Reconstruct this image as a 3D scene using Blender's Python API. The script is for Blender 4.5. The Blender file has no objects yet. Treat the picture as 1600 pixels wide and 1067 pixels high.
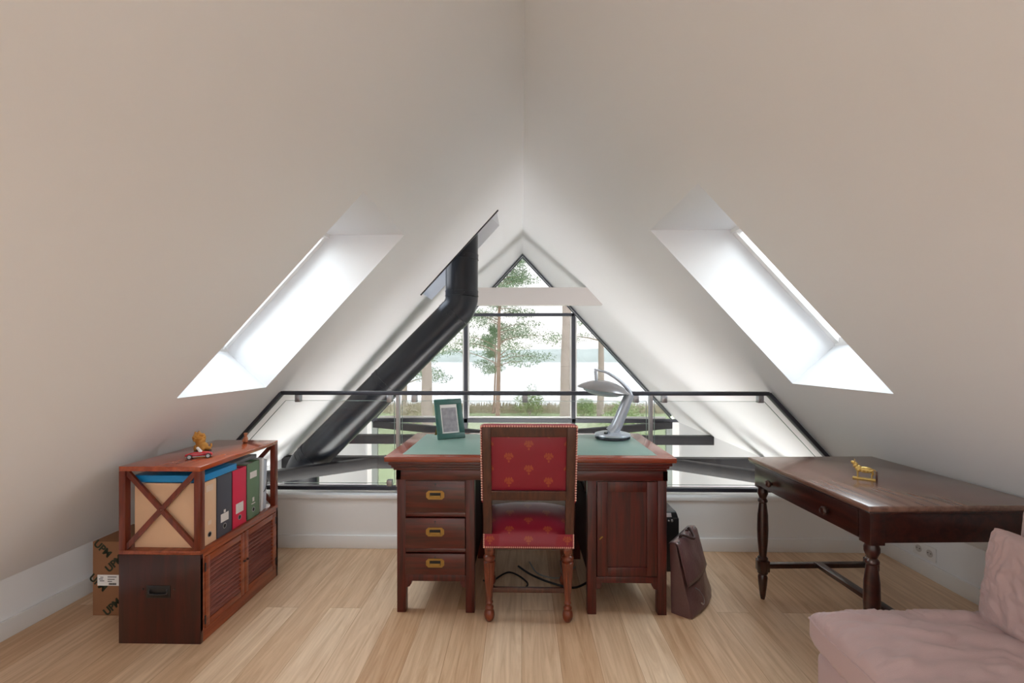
import bpy, bmesh, math, random
from mathutils import Vector, Matrix, noise
PI = math.pi
random.seed(7)
sc = bpy.context.scene
C = sc.collection

# ------------------------------------------------------------------ camera, world, exposure
cam_d = bpy.data.cameras.new('camera'); cam = bpy.data.objects.new('camera', cam_d); C.objects.link(cam)
cam.location = (0, 0, 1.3); cam.rotation_euler = (PI/2, 0, 15/711.0)
cam_d.sensor_width = 36; cam_d.lens = 711/1600*36; cam_d.shift_y = 22.5/1600
cam_d.clip_start = 0.02; cam_d.clip_end = 600
sc.camera = cam

SKY = 10.0
world = bpy.data.worlds.new('overcast_sky'); sc.world = world; world.use_nodes = True
wn = world.node_tree; wn.nodes.clear()
w_out = wn.nodes.new('ShaderNodeOutputWorld'); w_bg = wn.nodes.new('ShaderNodeBackground')
w_tc = wn.nodes.new('ShaderNodeTexCoord'); w_sep = wn.nodes.new('ShaderNodeSeparateXYZ')
w_r = wn.nodes.new('ShaderNodeValToRGB')
w_r.color_ramp.elements[0].position = 0.0; w_r.color_ramp.elements[0].color = (0.90, 0.88, 0.845, 1)
w_r.color_ramp.elements[1].position = 0.7; w_r.color_ramp.elements[1].color = (.84, .92, 1.0, 1)
wn.links.new(w_tc.outputs['Generated'], w_sep.inputs[0]); wn.links.new(w_sep.outputs['Z'], w_r.inputs[0])
wn.links.new(w_r.outputs[0], w_bg.inputs[0]); wn.links.new(w_bg.outputs[0], w_out.inputs[0])
w_bg.inputs[1].default_value = SKY

sc.view_settings.view_transform = 'Standard'; sc.view_settings.look = 'None'
sc.view_settings.gamma = 1; sc.view_settings.use_curve_mapping = False
sc.view_settings.exposure = -0.03
sc.cycles.use_denoising = True
sc.cycles.max_bounces = 14; sc.cycles.diffuse_bounces = 10; sc.cycles.glossy_bounces = 5
sc.cycles.transparent_max_bounces = 16
sc.cycles.sample_clamp_indirect = 12

def portal(loc, rot, sx, sy):
    """guides the sky's own light through an opening; emits nothing itself"""
    l = bpy.data.lights.new('sky_portal', 'AREA'); l.shape = 'RECTANGLE'; l.size = sx; l.size_y = sy
    l.cycles.is_portal = True
    o = bpy.data.objects.new('sky_portal', l); C.objects.link(o); o.location = loc; o.rotation_euler = rot

# ------------------------------------------------------------------ helpers
ORG = {}
def V(*a): return Vector(a)
def obj(name, bm, mat, parent=None, sharp=40, world=True):
    """one mesh object from a bmesh; vertices are world coordinates unless world=False"""
    if world and parent is not None:
        off = ORG.get(parent.name, V(0, 0, 0))
        bmesh.ops.translate(bm, verts=bm.verts, vec=-off)
    else:
        off = V(0, 0, 0)
    if sharp is not None:
        bm.normal_update()
        for f in bm.faces: f.smooth = True
        lim = math.radians(sharp)
        for e in bm.edges:
            if len(e.link_faces) == 2:
                if e.calc_face_angle(0) > lim: e.smooth = False
    me = bpy.data.meshes.new(name); bm.to_mesh(me); bm.free()
    for m in (mat if isinstance(mat, (list, tuple)) else [mat]): me.materials.append(m)
    o = bpy.data.objects.new(name, me); C.objects.link(o)
    if parent is not None: o.parent = parent
    ORG[o.name] = off.copy()
    return o
def thing(name, label, cat, loc=(0, 0, 0), rot=(0, 0, 0), group=None):
    o = bpy.data.objects.new(name, None); C.objects.link(o); o.location = loc; o.rotation_euler = rot
    o.empty_display_size = 0.1
    o['label'] = label; o['category'] = cat
    if group: o['group'] = group
    ORG[o.name] = Vector(loc)
    return o
def tag(o, label, cat, group=None, kind=None):
    o['label'] = label; o['category'] = cat
    if group: o['group'] = group
    if kind: o['kind'] = kind
    return o
def struct(name, bm, mat, parent=None, sharp=30):
    o = obj(name, bm, mat, parent, sharp)
    if parent is None: o['kind'] = 'structure'
    return o
def sthing(name, loc=(0, 0, 0)):
    o = bpy.data.objects.new(name, None); C.objects.link(o); o.location = loc; o['kind'] = 'structure'
    ORG[o.name] = Vector(loc)
    return o
def B(): return bmesh.new()
def merge(dst, src):
    me = bpy.data.meshes.new('t'); src.to_mesh(me); src.free(); dst.from_mesh(me); bpy.data.meshes.remove(me)
def box(bm, x0, x1, y0, y1, z0, z1, bev=0.0, seg=2, mi=0):
    t = bmesh.new()
    bmesh.ops.create_cube(t, size=1)
    for v in t.verts:
        v.co = V(x0 + (v.co.x+.5)*(x1-x0), y0 + (v.co.y+.5)*(y1-y0), z0 + (v.co.z+.5)*(z1-z0))
    if bev > 0:
        bmesh.ops.bevel(t, geom=t.edges[:], offset=bev, segments=seg, profile=.5, affect='EDGES', clamp_overlap=True)
    for f in t.faces: f.material_index = mi
    merge(bm, t)
def bar(bm, p, q, w, h, up=(0, 0, 1), bev=0.0, mi=0):
    """rectangular bar from p to q, width w, height h"""
    p, q = Vector(p), Vector(q); d = (q-p); L = d.length; d.normalize()
    s = d.cross(Vector(up)).normalized(); u = s.cross(d).normalized()
    t = bmesh.new(); bmesh.ops.create_cube(t, size=1)
    for v in t.verts:
        c = v.co.copy(); v.co = V(c.x*w, (c.y+.5)*L, c.z*h)
    if bev > 0: bmesh.ops.bevel(t, geom=t.edges[:], offset=bev, segments=2, profile=.5, affect='EDGES', clamp_overlap=True)
    m = Matrix((s, d, u)).transposed().to_4x4(); m.translation = p
    bmesh.ops.transform(t, matrix=m, verts=t.verts)
    for f in t.faces: f.material_index = mi
    merge(bm, t)
def lathe(bm, prof, c=(0, 0, 0), seg=24, axis=None, mi=0, flute=0, fl=(0, 0)):
    """revolve (radius, height) pairs around a vertical line at c (or along axis)"""
    t = bmesh.new(); rings = []
    for r, z in prof:
        ring = []
        for i in range(seg):
            a = 2*PI*i/seg; rr = r
            if flute and fl[0] < z < fl[1]: rr = r*(1-.13*(0.5-0.5*math.cos(a*flute))) 
            ring.append(t.verts.new((rr*math.cos(a), rr*math.sin(a), z)))
        rings.append(ring)
    for k in range(len(rings)-1):
        for i in range(seg):
            j = (i+1) % seg
            t.faces.new((rings[k][i], rings[k][j], rings[k+1][j], rings[k+1][i]))
    t.faces.new(list(reversed(rings[0]))); t.faces.new(rings[-1])
    bmesh.ops.recalc_face_normals(t, faces=t.faces)
    if axis is not None:
        rot = V(0, 0, 1).rotation_difference(Vector(axis)).to_matrix().to_4x4()
        bmesh.ops.transform(t, matrix=rot, verts=t.verts)
    bmesh.ops.translate(t, verts=t.verts, vec=Vector(c))
    for f in t.faces: f.material_index = mi
    merge(bm, t)
def cyl(bm, p, q, r, r2=None, seg=20, mi=0):
    p, q = Vector(p), Vector(q); d = q-p
    lathe(bm, [(r, 0), (r2 if r2 is not None else r, d.length)], p, seg, d.normalized(), mi)
def smooth_path(pts, n=8):
    P = [Vector(p) for p in pts]; out = []
    for i in range(len(P)-1):
        a = P[max(i-1, 0)]; b = P[i]; c = P[i+1]; d = P[min(i+2, len(P)-1)]
        for k in range(n):
            t = k/n
            out.append(.5*((2*b)+(-a+c)*t+(2*a-5*b+4*c-d)*t*t+(-a+3*b-3*c+d)*t**3))
    out.append(P[-1]); return out
def tube(bm, pts, r, seg=10, mi=0, sy=1.0):
    """tube along points; r may be a list"""
    P = [Vector(p) for p in pts]; n = len(P); R = r if isinstance(r, (list, tuple)) else [r]*n
    t = bmesh.new(); rings = []; prev = None
    for i in range(n):
        d = (P[min(i+1, n-1)]-P[max(i-1, 0)]).normalized()
        if prev is None:
            u = d.cross(V(0, 0, 1));
            if u.length < 1e-3: u = d.cross(V(0, 1, 0))
        else: u = prev-d*prev.dot(d)
        u.normalize(); prev = u; w = d.cross(u)
        rings.append([t.verts.new(P[i]+(u*math.cos(2*PI*k/seg)+w*math.sin(2*PI*k/seg)*sy)*R[i]) for k in range(seg)])
    for i in range(n-1):
        for k in range(seg):
            j = (k+1) % seg; t.faces.new((rings[i][k], rings[i][j], rings[i+1][j], rings[i+1][k]))
    t.faces.new(list(reversed(rings[0]))); t.faces.new(rings[-1])
    bmesh.ops.recalc_face_normals(t, faces=t.faces)
    for f in t.faces: f.material_index = mi
    merge(bm, t)
def ell(bm, c, r, rot=None, seg=16, mi=0):
    t = bmesh.new(); bmesh.ops.create_uvsphere(t, u_segments=seg, v_segments=max(8, seg//2+2), radius=1)
    m = Matrix.Diagonal((r[0], r[1], r[2], 1))
    if rot is not None: m = rot.to_4x4() @ m
    m = Matrix.Translation(Vector(c)) @ m
    bmesh.ops.transform(t, matrix=m, verts=t.verts)
    for f in t.faces: f.material_index = mi
    merge(bm, t)
def quad(bm, pts, mi=0):
    f = bm.faces.new([bm.verts.new(p) for p in pts]); f.material_index = mi; return f
def prism(bm, poly, d, mi=0, bev=0):
    """extrude a planar polygon by vector d"""
    t = bmesh.new(); d = Vector(d)
    a = [t.verts.new(p) for p in poly]; b = [t.verts.new(Vector(p)+d) for p in poly]
    n = len(a); t.faces.new(a); t.faces.new(list(reversed(b)))
    for i in range(n): t.faces.new((a[(i+1) % n], a[i], b[i], b[(i+1) % n]))
    bmesh.ops.recalc_face_normals(t, faces=t.faces)
    if bev: bmesh.ops.bevel(t, geom=t.edges[:], offset=bev, segments=2, profile=.5, affect='EDGES', clamp_overlap=True)
    for f in t.faces: f.material_index = mi
    merge(bm, t)
def text(bm, s, size, m, mi=0):
    cu = bpy.data.curves.new('t', 'FONT'); cu.body = s; cu.size = size; cu.align_x = 'CENTER'; cu.align_y = 'CENTER'
    cu.extrude = 0.0004; cu.offset = size*.035
    o = bpy.data.objects.new('t', cu); C.objects.link(o)
    dg = bpy.context.evaluated_depsgraph_get(); dg.update()
    me = bpy.data.meshes.new_from_object(o.evaluated_get(dg))
    me.transform(m); n0 = len(bm.faces); bm.from_mesh(me); bm.faces.ensure_lookup_table()
    for f in bm.faces[n0:]: f.material_index = mi
    bpy.data.objects.remove(o); bpy.data.curves.remove(cu); bpy.data.meshes.remove(me)

# ------------------------------------------------------------------ materials
def srgb(r, g, b):
    f = lambda c: (c/255/12.92) if c <= 10 else ((c/255+.055)/1.055)**2.4
    return (f(r), f(g), f(b), 1)
def new_mat(name):
    m = bpy.data.materials.new(name); m.use_nodes = True
    nt = m.node_tree; b = nt.nodes['Principled BSDF']; return m, nt, b
def N(nt, t, **k):
    n = nt.nodes.new(t)
    for a, v in k.items(): setattr(n, a, v)
    return n
def plain(name, col, rough=.5, metal=0, spec=.5, bump=0, bscale=200, var=0, vscale=5, coat=0, sheen=0):
    m, nt, b = new_mat(name)
    b.inputs['Base Color'].default_value = col; b.inputs['Roughness'].default_value = rough
    b.inputs['Metallic'].default_value = metal; b.inputs['Specular IOR Level'].default_value = spec
    b.inputs['Coat Weight'].default_value = coat; b.inputs['Sheen Weight'].default_value = sheen
    tc = N(nt, 'ShaderNodeTexCoord')
    if var:
        n = N(nt, 'ShaderNodeTexNoise'); n.inputs['Scale'].default_value = vscale; n.inputs['Detail'].default_value = 4
        nt.links.new(tc.outputs['Object'], n.inputs['Vector'])
        h = N(nt, 'ShaderNodeHueSaturation'); mr = N(nt, 'ShaderNodeMapRange')
        mr.inputs['To Min'].default_value = 1-var; mr.inputs['To Max'].default_value = 1+var
        nt.links.new(n.outputs['Fac'], mr.inputs['Value']); nt.links.new(mr.outputs[0], h.inputs['Value'])
        h.inputs['Color'].default_value = col; nt.links.new(h.outputs[0], b.inputs['Base Color'])
    if bump:
        n2 = N(nt, 'ShaderNodeTexNoise'); n2.inputs['Scale'].default_value = bscale; n2.inputs['Detail'].default_value = 3
        nt.links.new(tc.outputs['Object'], n2.inputs['Vector'])
        bu = N(nt, 'ShaderNodeBump'); bu.inputs['Strength'].default_value = bump; bu.inputs['Distance'].default_value = .003
        nt.links.new(n2.outputs['Fac'], bu.inputs['Height']); nt.links.new(bu.outputs[0], b.inputs['Normal'])
    return m
def wood(name, c0, c1, axis='Z', rough=.3, scale=14, stretch=12, coat=0, streak=.6):
    m, nt, b = new_mat(name)
    tc = N(nt, 'ShaderNodeTexCoord'); mp = N(nt, 'ShaderNodeMapping')
    s = [scale]*3; s['XYZ'.index(axis)] = scale/stretch; mp.inputs['Scale'].default_value = s
    nt.links.new(tc.outputs['Object'], mp.inputs['Vector'])
    n = N(nt, 'ShaderNodeTexNoise'); n.inputs['Scale'].default_value = 2.2; n.inputs['Detail'].default_value = 8
    n.inputs['Roughness'].default_value = .65; n.inputs['Distortion'].default_value = .6
    nt.links.new(mp.outputs[0], n.inputs['Vector'])
    r = N(nt, 'ShaderNodeValToRGB'); r.color_ramp.elements[0].position = .5-.25*streak; r.color_ramp.elements[1].position = .5+.25*streak
    r.color_ramp.elements[0].color = c0; r.color_ramp.elements[1].color = c1
    nt.links.new(n.outputs['Fac'], r.inputs[0]); nt.links.new(r.outputs[0], b.inputs['Base Color'])
    b.inputs['Roughness'].default_value = rough; b.inputs['Coat Weight'].default_value = coat; b.inputs['Coat Roughness'].default_value = .12
    bu = N(nt, 'ShaderNodeBump'); bu.inputs['Strength'].default_value = .12; bu.inputs['Distance'].default_value = .001
    nt.links.new(n.outputs['Fac'], bu.inputs['Height']); nt.links.new(bu.outputs[0], b.inputs['Normal'])
    return m
def glass(name, tint=(1, 1, 1, 1), ior=1.45, rough=0.0):
    m = bpy.data.materials.new(name); m.use_nodes = True; nt = m.node_tree; nt.nodes.clear()
    o = N(nt, 'ShaderNodeOutputMaterial'); mx = N(nt, 'ShaderNodeMixShader'); t = N(nt, 'ShaderNodeBsdfTransparent')
    g = N(nt, 'ShaderNodeBsdfGlossy'); fr = N(nt, 'ShaderNodeFresnel'); fr.inputs['IOR'].default_value = ior
    t.inputs[0].default_value = tint; g.inputs['Roughness'].default_value = rough
    nt.links.new(fr.outputs[0], mx.inputs[0]); nt.links.new(t.outputs[0], mx.inputs[1]); nt.links.new(g.outputs[0], mx.inputs[2])
    nt.links.new(mx.outputs[0], o.inputs[0]); return m

M_wall = plain('white_plaster', (.795, .805, .83, 1), .75, bump=.05, bscale=60, spec=.2)
M_white = plain('white_paint', (.82, .82, .82, 1), .4)
M_trimw = plain('white_gloss_trim', (.80, .80, .80, 1), .3)
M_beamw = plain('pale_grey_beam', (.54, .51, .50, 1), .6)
M_black = plain('black_steel', srgb(38, 38, 44), .35, 0, var=.1)
M_frame = plain('anthracite_frame', srgb(62, 64, 74), .4)
M_lframe = plain('pale_grey_frame', srgb(150, 158, 155), .45)
M_steelb = plain('dark_steel_beam', srgb(28, 26, 30), .5, var=.15, vscale=8)
M_rail = plain('grey_powder_coated_steel', srgb(60, 61, 70), .35, .2)
M_chrome = plain('satin_steel', srgb(170, 170, 175), .3, .9)
M_glass = glass('clear_glass', (.97, .985, .975, 1), 1.3)
M_gglass = glass('tinted_gable_glass', (.395, .395, .395, 1), 1.4)  # tint added to balance outdoor against indoor brightness
M_fglass = glass('flue_dimming_glass', (.60, .61, .63, 1), 1.4)  # tint weakens the sky light entering at the flue
M_rglass = glass('balustrade_glass', (.965, .975, .97, 1), 1.24)
M_gedge = plain('glass_edge', srgb(150, 170, 165), .2)
M_pipe = plain('black_enamel_flue', srgb(27, 30, 37), .28, 0.1, var=.1, vscale=4)
M_brass = plain('aged_brass', srgb(158, 126, 70), .38, .85, var=.25, vscale=60)
M_gold = plain('gold', srgb(206, 174, 104), .35, .8, var=.15, vscale=80)
M_dark = plain('hollow_shade_black', (.006, .005, .005, 1), .6)  # near-black colour stands in for shade inside holes and gaps
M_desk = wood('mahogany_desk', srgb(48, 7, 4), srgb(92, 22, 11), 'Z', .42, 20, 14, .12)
M_inner = plain('kneehole_shade_mahogany', srgb(38, 14, 12), .8, spec=.1)  # copy of the desk wood darkened for kneehole shade, dulled against reflections
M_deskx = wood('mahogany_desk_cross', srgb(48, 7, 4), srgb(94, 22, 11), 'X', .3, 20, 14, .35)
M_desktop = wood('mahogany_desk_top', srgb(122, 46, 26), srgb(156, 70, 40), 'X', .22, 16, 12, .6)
M_leather = plain('green_leather', srgb(128, 156, 146), .36, var=.12, vscale=9, bump=.1, bscale=400)
M_cab = wood('red_cherry_cabinet', srgb(84, 26, 12), srgb(128, 50, 26), 'Z', .32, 16, 14, .35)
M_cabx = wood('red_cherry_cabinet_rail', srgb(116, 46, 26), srgb(162, 82, 48), 'Y', .32, 16, 14, .35)
M_cabtop = wood('lit_glossy_cherry_top', srgb(150, 62, 32), srgb(184, 88, 48), 'Y', .16, 12, 12, .7)  # orange light sheen on the top put into a lighter base colour
M_cabdark = wood('shaded_cherry_end', srgb(40, 7, 5), srgb(66, 15, 9), 'Z', .3, 14, 12, .3)  # cherry darkened to carry the shade on the camera-facing cabinet end
M_louv = wood('louvre_cherry', srgb(128, 70, 60), srgb(164, 98, 84), 'Y', .35, 16, 12, .2)
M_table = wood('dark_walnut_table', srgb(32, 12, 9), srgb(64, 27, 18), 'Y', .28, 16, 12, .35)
M_tabletop = wood('sheen_walnut_top', srgb(98, 70, 60), srgb(132, 100, 86), 'Y', .27, 12, 12, .5)  # light sheen on the top painted as a paler, mauver walnut
M_chairw = wood('chair_walnut', srgb(62, 32, 22), srgb(88, 48, 34), 'Z', .4, 22, 12, .15)
M_leg = wood('polished_chair_leg', srgb(82, 34, 18), srgb(130, 60, 34), 'Z', .28, 22, 10, .4)
M_linen = plain('dusty_pink_linen', srgb(176, 150, 148), .85, bump=.35, bscale=500, var=.05, vscale=3, sheen=.15, spec=.2)
M_linen2 = plain('dusty_pink_linen_pillow', srgb(174, 147, 144), .85, bump=.35, bscale=500, var=.05, vscale=5, sheen=.15, spec=.2)
M_card = plain('shaded_brown_cardboard', srgb(142, 100, 70), .8, var=.08, vscale=6)  # tone lowered to carry the shade behind the cabinet
M_brown = plain('dark_brown_leather', srgb(92, 62, 62), .3, var=.25, vscale=12, bump=.5, bscale=90, coat=.15)
M_brownd = plain('darker_brown_leather', srgb(52, 32, 30), .4, var=.2, vscale=10, bump=.5, bscale=90)
M_blackp = plain('black_plastic', srgb(22, 22, 24), .35)
M_paper = plain('white_paper', srgb(236, 236, 236), .7)
M_green_ink = plain('dark_green_print', srgb(34, 44, 26), .7)
M_rubber = plain('black_cable', srgb(20, 18, 20), .5)

# ------------------------------------------------------------------ room shell
XR, ZR, K = .015, 2.88, 1.09           # ridge position, ridge height, slope
WL, WR = -2.375, 2.39                  # knee walls
YB, YG, YR = 3.06, 7.0, -2.6           # mezzanine edge, gable glazing, rear wall
ZL = -2.6                              # lower floor
def cz(x, up=0.0): return ZR + up - K*abs(x-XR)
def pts_face(bm, pts): quad(bm, pts)

def floor_mat():
    m, nt, b = new_mat('light_oak_planks')
    tc = N(nt, 'ShaderNodeTexCoord'); mp = N(nt, 'ShaderNodeMapping'); mp.inputs['Rotation'].default_value = (0, 0, PI/2)
    nt.links.new(tc.outputs['Object'], mp.inputs['Vector'])
    def bricks(mortar, c1, c2):
        br = N(nt, 'ShaderNodeTexBrick'); br.offset = .37; br.offset_frequency = 2
        br.inputs['Scale'].default_value = 1; br.inputs['Brick Width'].default_value = 1.7; br.inputs['Row Height'].default_value = .165
        br.inputs['Mortar Size'].default_value = mortar; br.inputs['Mortar Smooth'].default_value = .1; br.inputs['Bias'].default_value = 0
        br.inputs['Color1'].default_value = c1; br.inputs['Color2'].default_value = c2; br.inputs['Mortar'].default_value = srgb(168, 130, 96)
        nt.links.new(mp.outputs[0], br.inputs['Vector']); return br
    br = bricks(.0008, srgb(236, 210, 180), srgb(206, 168, 132))
    # grain follows each plank
    mp2 = N(nt, 'ShaderNodeMapping'); mp2.inputs['Scale'].default_value = (26, 1.6, 1)
    nt.links.new(tc.outputs['Object'], mp2.inputs['Vector'])
    idn = N(nt, 'ShaderNodeVectorMath', operation='ADD')
    sc_ = N(nt, 'ShaderNodeVectorMath', operation='SCALE'); sc_.inputs['Scale'].default_value = 7
    bw = bricks(0, (0, 0, 0, 1), (1, 1, 1, 1)); bw.inputs['Mortar'].default_value = (.5, .5, .5, 1)
    nt.links.new(bw.outputs['Color'], sc_.inputs[0]); nt.links.new(mp2.outputs[0], idn.inputs[0]); nt.links.new(sc_.outputs[0], idn.inputs[1])
    n = N(nt, 'ShaderNodeTexNoise'); n.inputs['Scale'].default_value = 1.2; n.inputs['Detail'].default_value = 7; n.inputs['Roughness'].default_value = .6
    n.inputs['Distortion'].default_value = 1.2
    nt.links.new(idn.outputs[0], n.inputs['Vector'])
    r = N(nt, 'ShaderNodeValToRGB'); r.color_ramp.elements[0].position = .32; r.color_ramp.elements[0].color = (.66, .56, .47, 1)
    r.color_ramp.elements[1].position = .62; r.color_ramp.elements[1].color = (1, 1, 1, 1)
    nt.links.new(n.outputs['Fac'], r.inputs[0])
    mx = N(nt, 'ShaderNodeMix', data_type='RGBA', blend_type='MULTIPLY'); mx.inputs[0].default_value = .75
    nt.links.new(br.outputs['Color'], mx.inputs[6]); nt.links.new(r.outputs[0], mx.inputs[7])
    nt.links.new(mx.outputs[2], b.inputs['Base Color'])
    b.inputs['Roughness'].default_value = .38; b.inputs['Specular IOR Level'].default_value = .4
    bu = N(nt, 'ShaderNodeBump'); bu.inputs['Strength'].default_value = .25; bu.inputs['Distance'].default_value = .001; bu.invert = True
    nt.links.new(br.outputs['Fac'], bu.inputs['Height']); nt.links.new(bu.outputs[0], b.inputs['Normal'])
    return m
M_floor = floor_mat()
bm = B(); box(bm, WL-.1, WR+.1, YR-.1, YB+.12, -.25, 0); struct('floor', bm, M_floor)
bm = B(); box(bm, WL-.1, WR+.1, YB, YG+.15, ZL-.2, ZL); struct('floor', bm, plain('pale_stone_floor', srgb(190, 188, 182), .4))

# skylight openings: (x near ridge, x near wall, y0, y1)
SKL = [(-.735, -1.617, 2.10, 2.845), (.772, 1.616, 2.01, 2.75),
       (-.40, -1.90, -2.3, -.55), (.43, 1.93, -2.3, -.55)]  # this pair is unseen, added behind the camera to brighten the room
FLUE = (-.225, -.912, 4.14, 4.60)
UP = .547                               # roof thickness measured vertically
bm = B()
for side in (-1, 1):
    holes = [(min(a, b), max(a, b), y0, y1) for a, b, y0, y1 in SKL if (a > 0) == (side > 0)]
    if side < 0: holes.append((FLUE[1], FLUE[0], FLUE[2], FLUE[3]))
    xs = sorted({XR, WL if side < 0 else WR} | {h[0] for h in holes} | {h[1] for h in holes})
    ys = sorted({YR, YG+.12} | {h[2] for h in holes} | {h[3] for h in holes})
    for i in range(len(xs)-1):
        for j in range(len(ys)-1):
            cx, cy = (xs[i]+xs[i+1])/2, (ys[j]+ys[j+1])/2
            if any(h[0] < cx < h[1] and h[2] < cy < h[3] for h in holes): continue
            quad(bm, [(xs[i], ys[j], cz(xs[i])), (xs[i+1], ys[j], cz(xs[i+1])), (xs[i+1], ys[j+1], cz(xs[i+1])), (xs[i], ys[j+1], cz(xs[i]))])
def shaft(bm, a, b, y0, y1, up=UP):
    s = 1 if a > 0 else -1
    za, zb = cz(a), cz(b)
    ta = a+s*up/K                        # level top reveal meets the outer roof plane
    t = up*math.cos(math.atan(K)); sa, ca = math.sin(math.atan(K)), math.cos(math.atan(K))
    A0, A1 = (a, za), (ta, za); B0, B1 = (b, zb), (b+s*sa*t, zb+ca*t)   # lower reveal square to the slope
    for y in (y0, y1): quad(bm, [(A0[0], y, A0[1]), (A1[0], y, A1[1]), (B1[0], y, B1[1]), (B0[0], y, B0[1])])
    quad(bm, [(A0[0], y0, A0[1]), (A1[0], y0, A1[1]), (A1[0], y1, A1[1]), (A0[0], y1, A0[1])])
    quad(bm, [(B0[0], y0, B0[1]), (B1[0], y0, B1[1]), (B1[0], y1, B1[1]), (B0[0], y1, B0[1])])
    return A1, B1
ends = [shaft(bm, *s) for s in SKL]
# flue opening: square to the slope
al = math.atan(K); nx, nz = -math.sin(al)*.22, math.cos(al)*.22
a, b, y0, y1 = FLUE
fa0, fa1 = (a, cz(a)), (a+nx, cz(a)+nz); fb0, fb1 = (b, cz(b)), (b+nx, cz(b)+nz)
for y in (y0, y1): quad(bm, [(fa0[0], y, fa0[1]), (fa1[0], y, fa1[1]), (fb1[0], y, fb1[1]), (fb0[0], y, fb0[1])])
for p, q in ((fa0, fa1), (fb0, fb1)): quad(bm, [(p[0], y0, p[1]), (q[0], y0, q[1]), (q[0], y1, q[1]), (p[0], y1, p[1])])
bmesh.ops.remove_doubles(bm, verts=bm.verts, dist=1e-5)
struct('ceiling', bm, M_wall, sharp=20)

# added glass cover of the flue opening, tinted to dim incoming daylight
w = sthing('window_6', (fa1[0], y0, fa1[1]))
gb = B(); prism(gb, [(fa1[0], y0, fa1[1]), (fb1[0], y0, fb1[1]), (fb1[0], y1, fb1[1]), (fa1[0], y1, fa1[1])], (0, 0, .006)); obj('glass_pane', gb, M_fglass, w)
fbm = B()
for y in (y0, y1): bar(fbm, (fa1[0], y, fa1[1]), (fb1[0], y, fb1[1]), .03, .03)
obj('window_frame', fbm, M_white, w)
# skylight glazing
for k, ((a, b, y0, y1), (E0, E1)) in enumerate(zip(SKL, ends)):
    w = sthing('window_%d' % (k+2), ((E0[0]+E1[0])/2, (y0+y1)/2, (E0[1]+E1[1])/2))
    fb = B()
    for y in (y0+.02, y1-.02): bar(fb, (E0[0], y, E0[1]), (E1[0], y, E1[1]), .04, .05, up=(0, 0, 1))
    for p in (E0, E1): bar(fb, (p[0], y0, p[1]), (p[0], y1, p[1]), .05, .05)
    obj('window_frame', fb, M_white, w)
    gb = B(); prism(gb, [(E0[0], y0, E0[1]), (E1[0], y0, E1[1]), (E1[0], y1, E1[1]), (E0[0], y1, E0[1])], (0, 0, .006)); obj('glass_pane', gb, M_glass, w)
    s = 1 if a > 0 else -1
    L = math.hypot(E1[0]-E0[0], E1[1]-E0[1])
    # portal faces into the room
    portal(((E0[0]+E1[0])/2+s*.03, (y0+y1)/2, (E0[1]+E1[1])/2+.03), (0, s*math.atan2(E0[1]-E1[1], abs(E1[0]-E0[0])), 0), L, y1-y0)

# knee walls (run past the mezzanine edge and down to the lower floor)
for nm, x, s in (('wall_left', WL, -1), ('wall_right', WR, 1)):
    bm = B()
    box(bm, min(x, x+s*.12), max(x, x+s*.12), YR, YG+.12, ZL, cz(x)+.02)
    struct(nm, bm, M_wall)
    bm = B(); xi = x-s*.014
    box(bm, min(x, xi), max(x, xi), YR, YB, 0, .088, .003); struct('baseboard_'+nm[5:], bm, M_trimw)
# low wall under the balustrade
bm = B(); box(bm, WL, WR, YB, YB+.10, -.25, .335); struct('wall_back', bm, M_white)
bm = B(); box(bm, WL, WR, YB-.014, YB, 0, .088, .003); struct('baseboard_back', bm, M_trimw)
bm = B(); box(bm, WL, WR, YB-.012, YB+.112, .335, .362, .003); struct('trim_1', bm, M_trimw)
# rear wall behind the camera
bm = B(); prism(bm, [(WL, YR, -.1), (WR, YR, -.1), (WR, YR, cz(WR)), (XR, YR, ZR), (WL, YR, cz(WL))], (0, -.1, 0))
struct('wall_rear', bm, M_wall)

# gable glazing
g = sthing('window_1', (0, YG, ZL))
fb = B(); th = .055
XL0, XR0 = -2.30, 2.28
for s, xe in ((-1, XL0), (1, XR0)):
    bar(fb, (XR, YG, cz(XR)-.03), (xe, YG, cz(xe)-.03), .05, .022, up=(s*-K, 0, 1))
    bar(fb, (XR, YG-.03, cz(XR)-.075), (xe, YG-.03, cz(xe)-.075), .02, .016, up=(s*-K, 0, 1))
obj('window_frame', fb, M_frame, g)
for x in (-.858, .795):
    fb = B(); bar(fb, (x, YG, ZL), (x, YG, 1.95), th, .06, up=(0, 1, 0)); obj('mullion', fb, M_frame, g)
    fb = B()
    for s in (-1, 1): bar(fb, (x+s*.04, YG+.01, .33), (x+s*.04, YG+.01, 1.90), .022, .03, up=(0, 1, 0))
    obj('window_bead', fb, M_white, g)
fb = B(); bar(fb, (-.86, YG, 1.932), (.80, YG, 1.932), .06, .045); obj('transom', fb, M_frame, g)
fb = B(); bar(fb, (WL, YG, .306), (WR, YG, .306), .06, .06); obj('transom', fb, M_frame, g)
fb = B(); bar(fb, (-.83, YG+.01, .355), (.77, YG+.01, .355), .022, .03); bar(fb, (.83, YG+.01, .355), (2.2, YG+.01, .355), .022, .03)
bar(fb, (-2.2, YG+.01, .355), (-.89, YG+.01, .355), .022, .03); obj('window_bead', fb, M_white, g)
for x in (-2.27, 2.25):
    fb = B(); bar(fb, (x, YG, ZL), (x, YG, .28), .09, .06, up=(0, 1, 0)); obj('window_post', fb, M_lframe, g)
gb = B(); prism(gb, [(XL0, YG+.02, ZL), (XR0, YG+.02, ZL), (XR0, YG+.02, cz(XR0)), (XR, YG+.02, ZR), (XL0, YG+.02, cz(XL0))], (0, .008, 0)); obj('glass_pane', gb, M_gglass, g)
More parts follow.
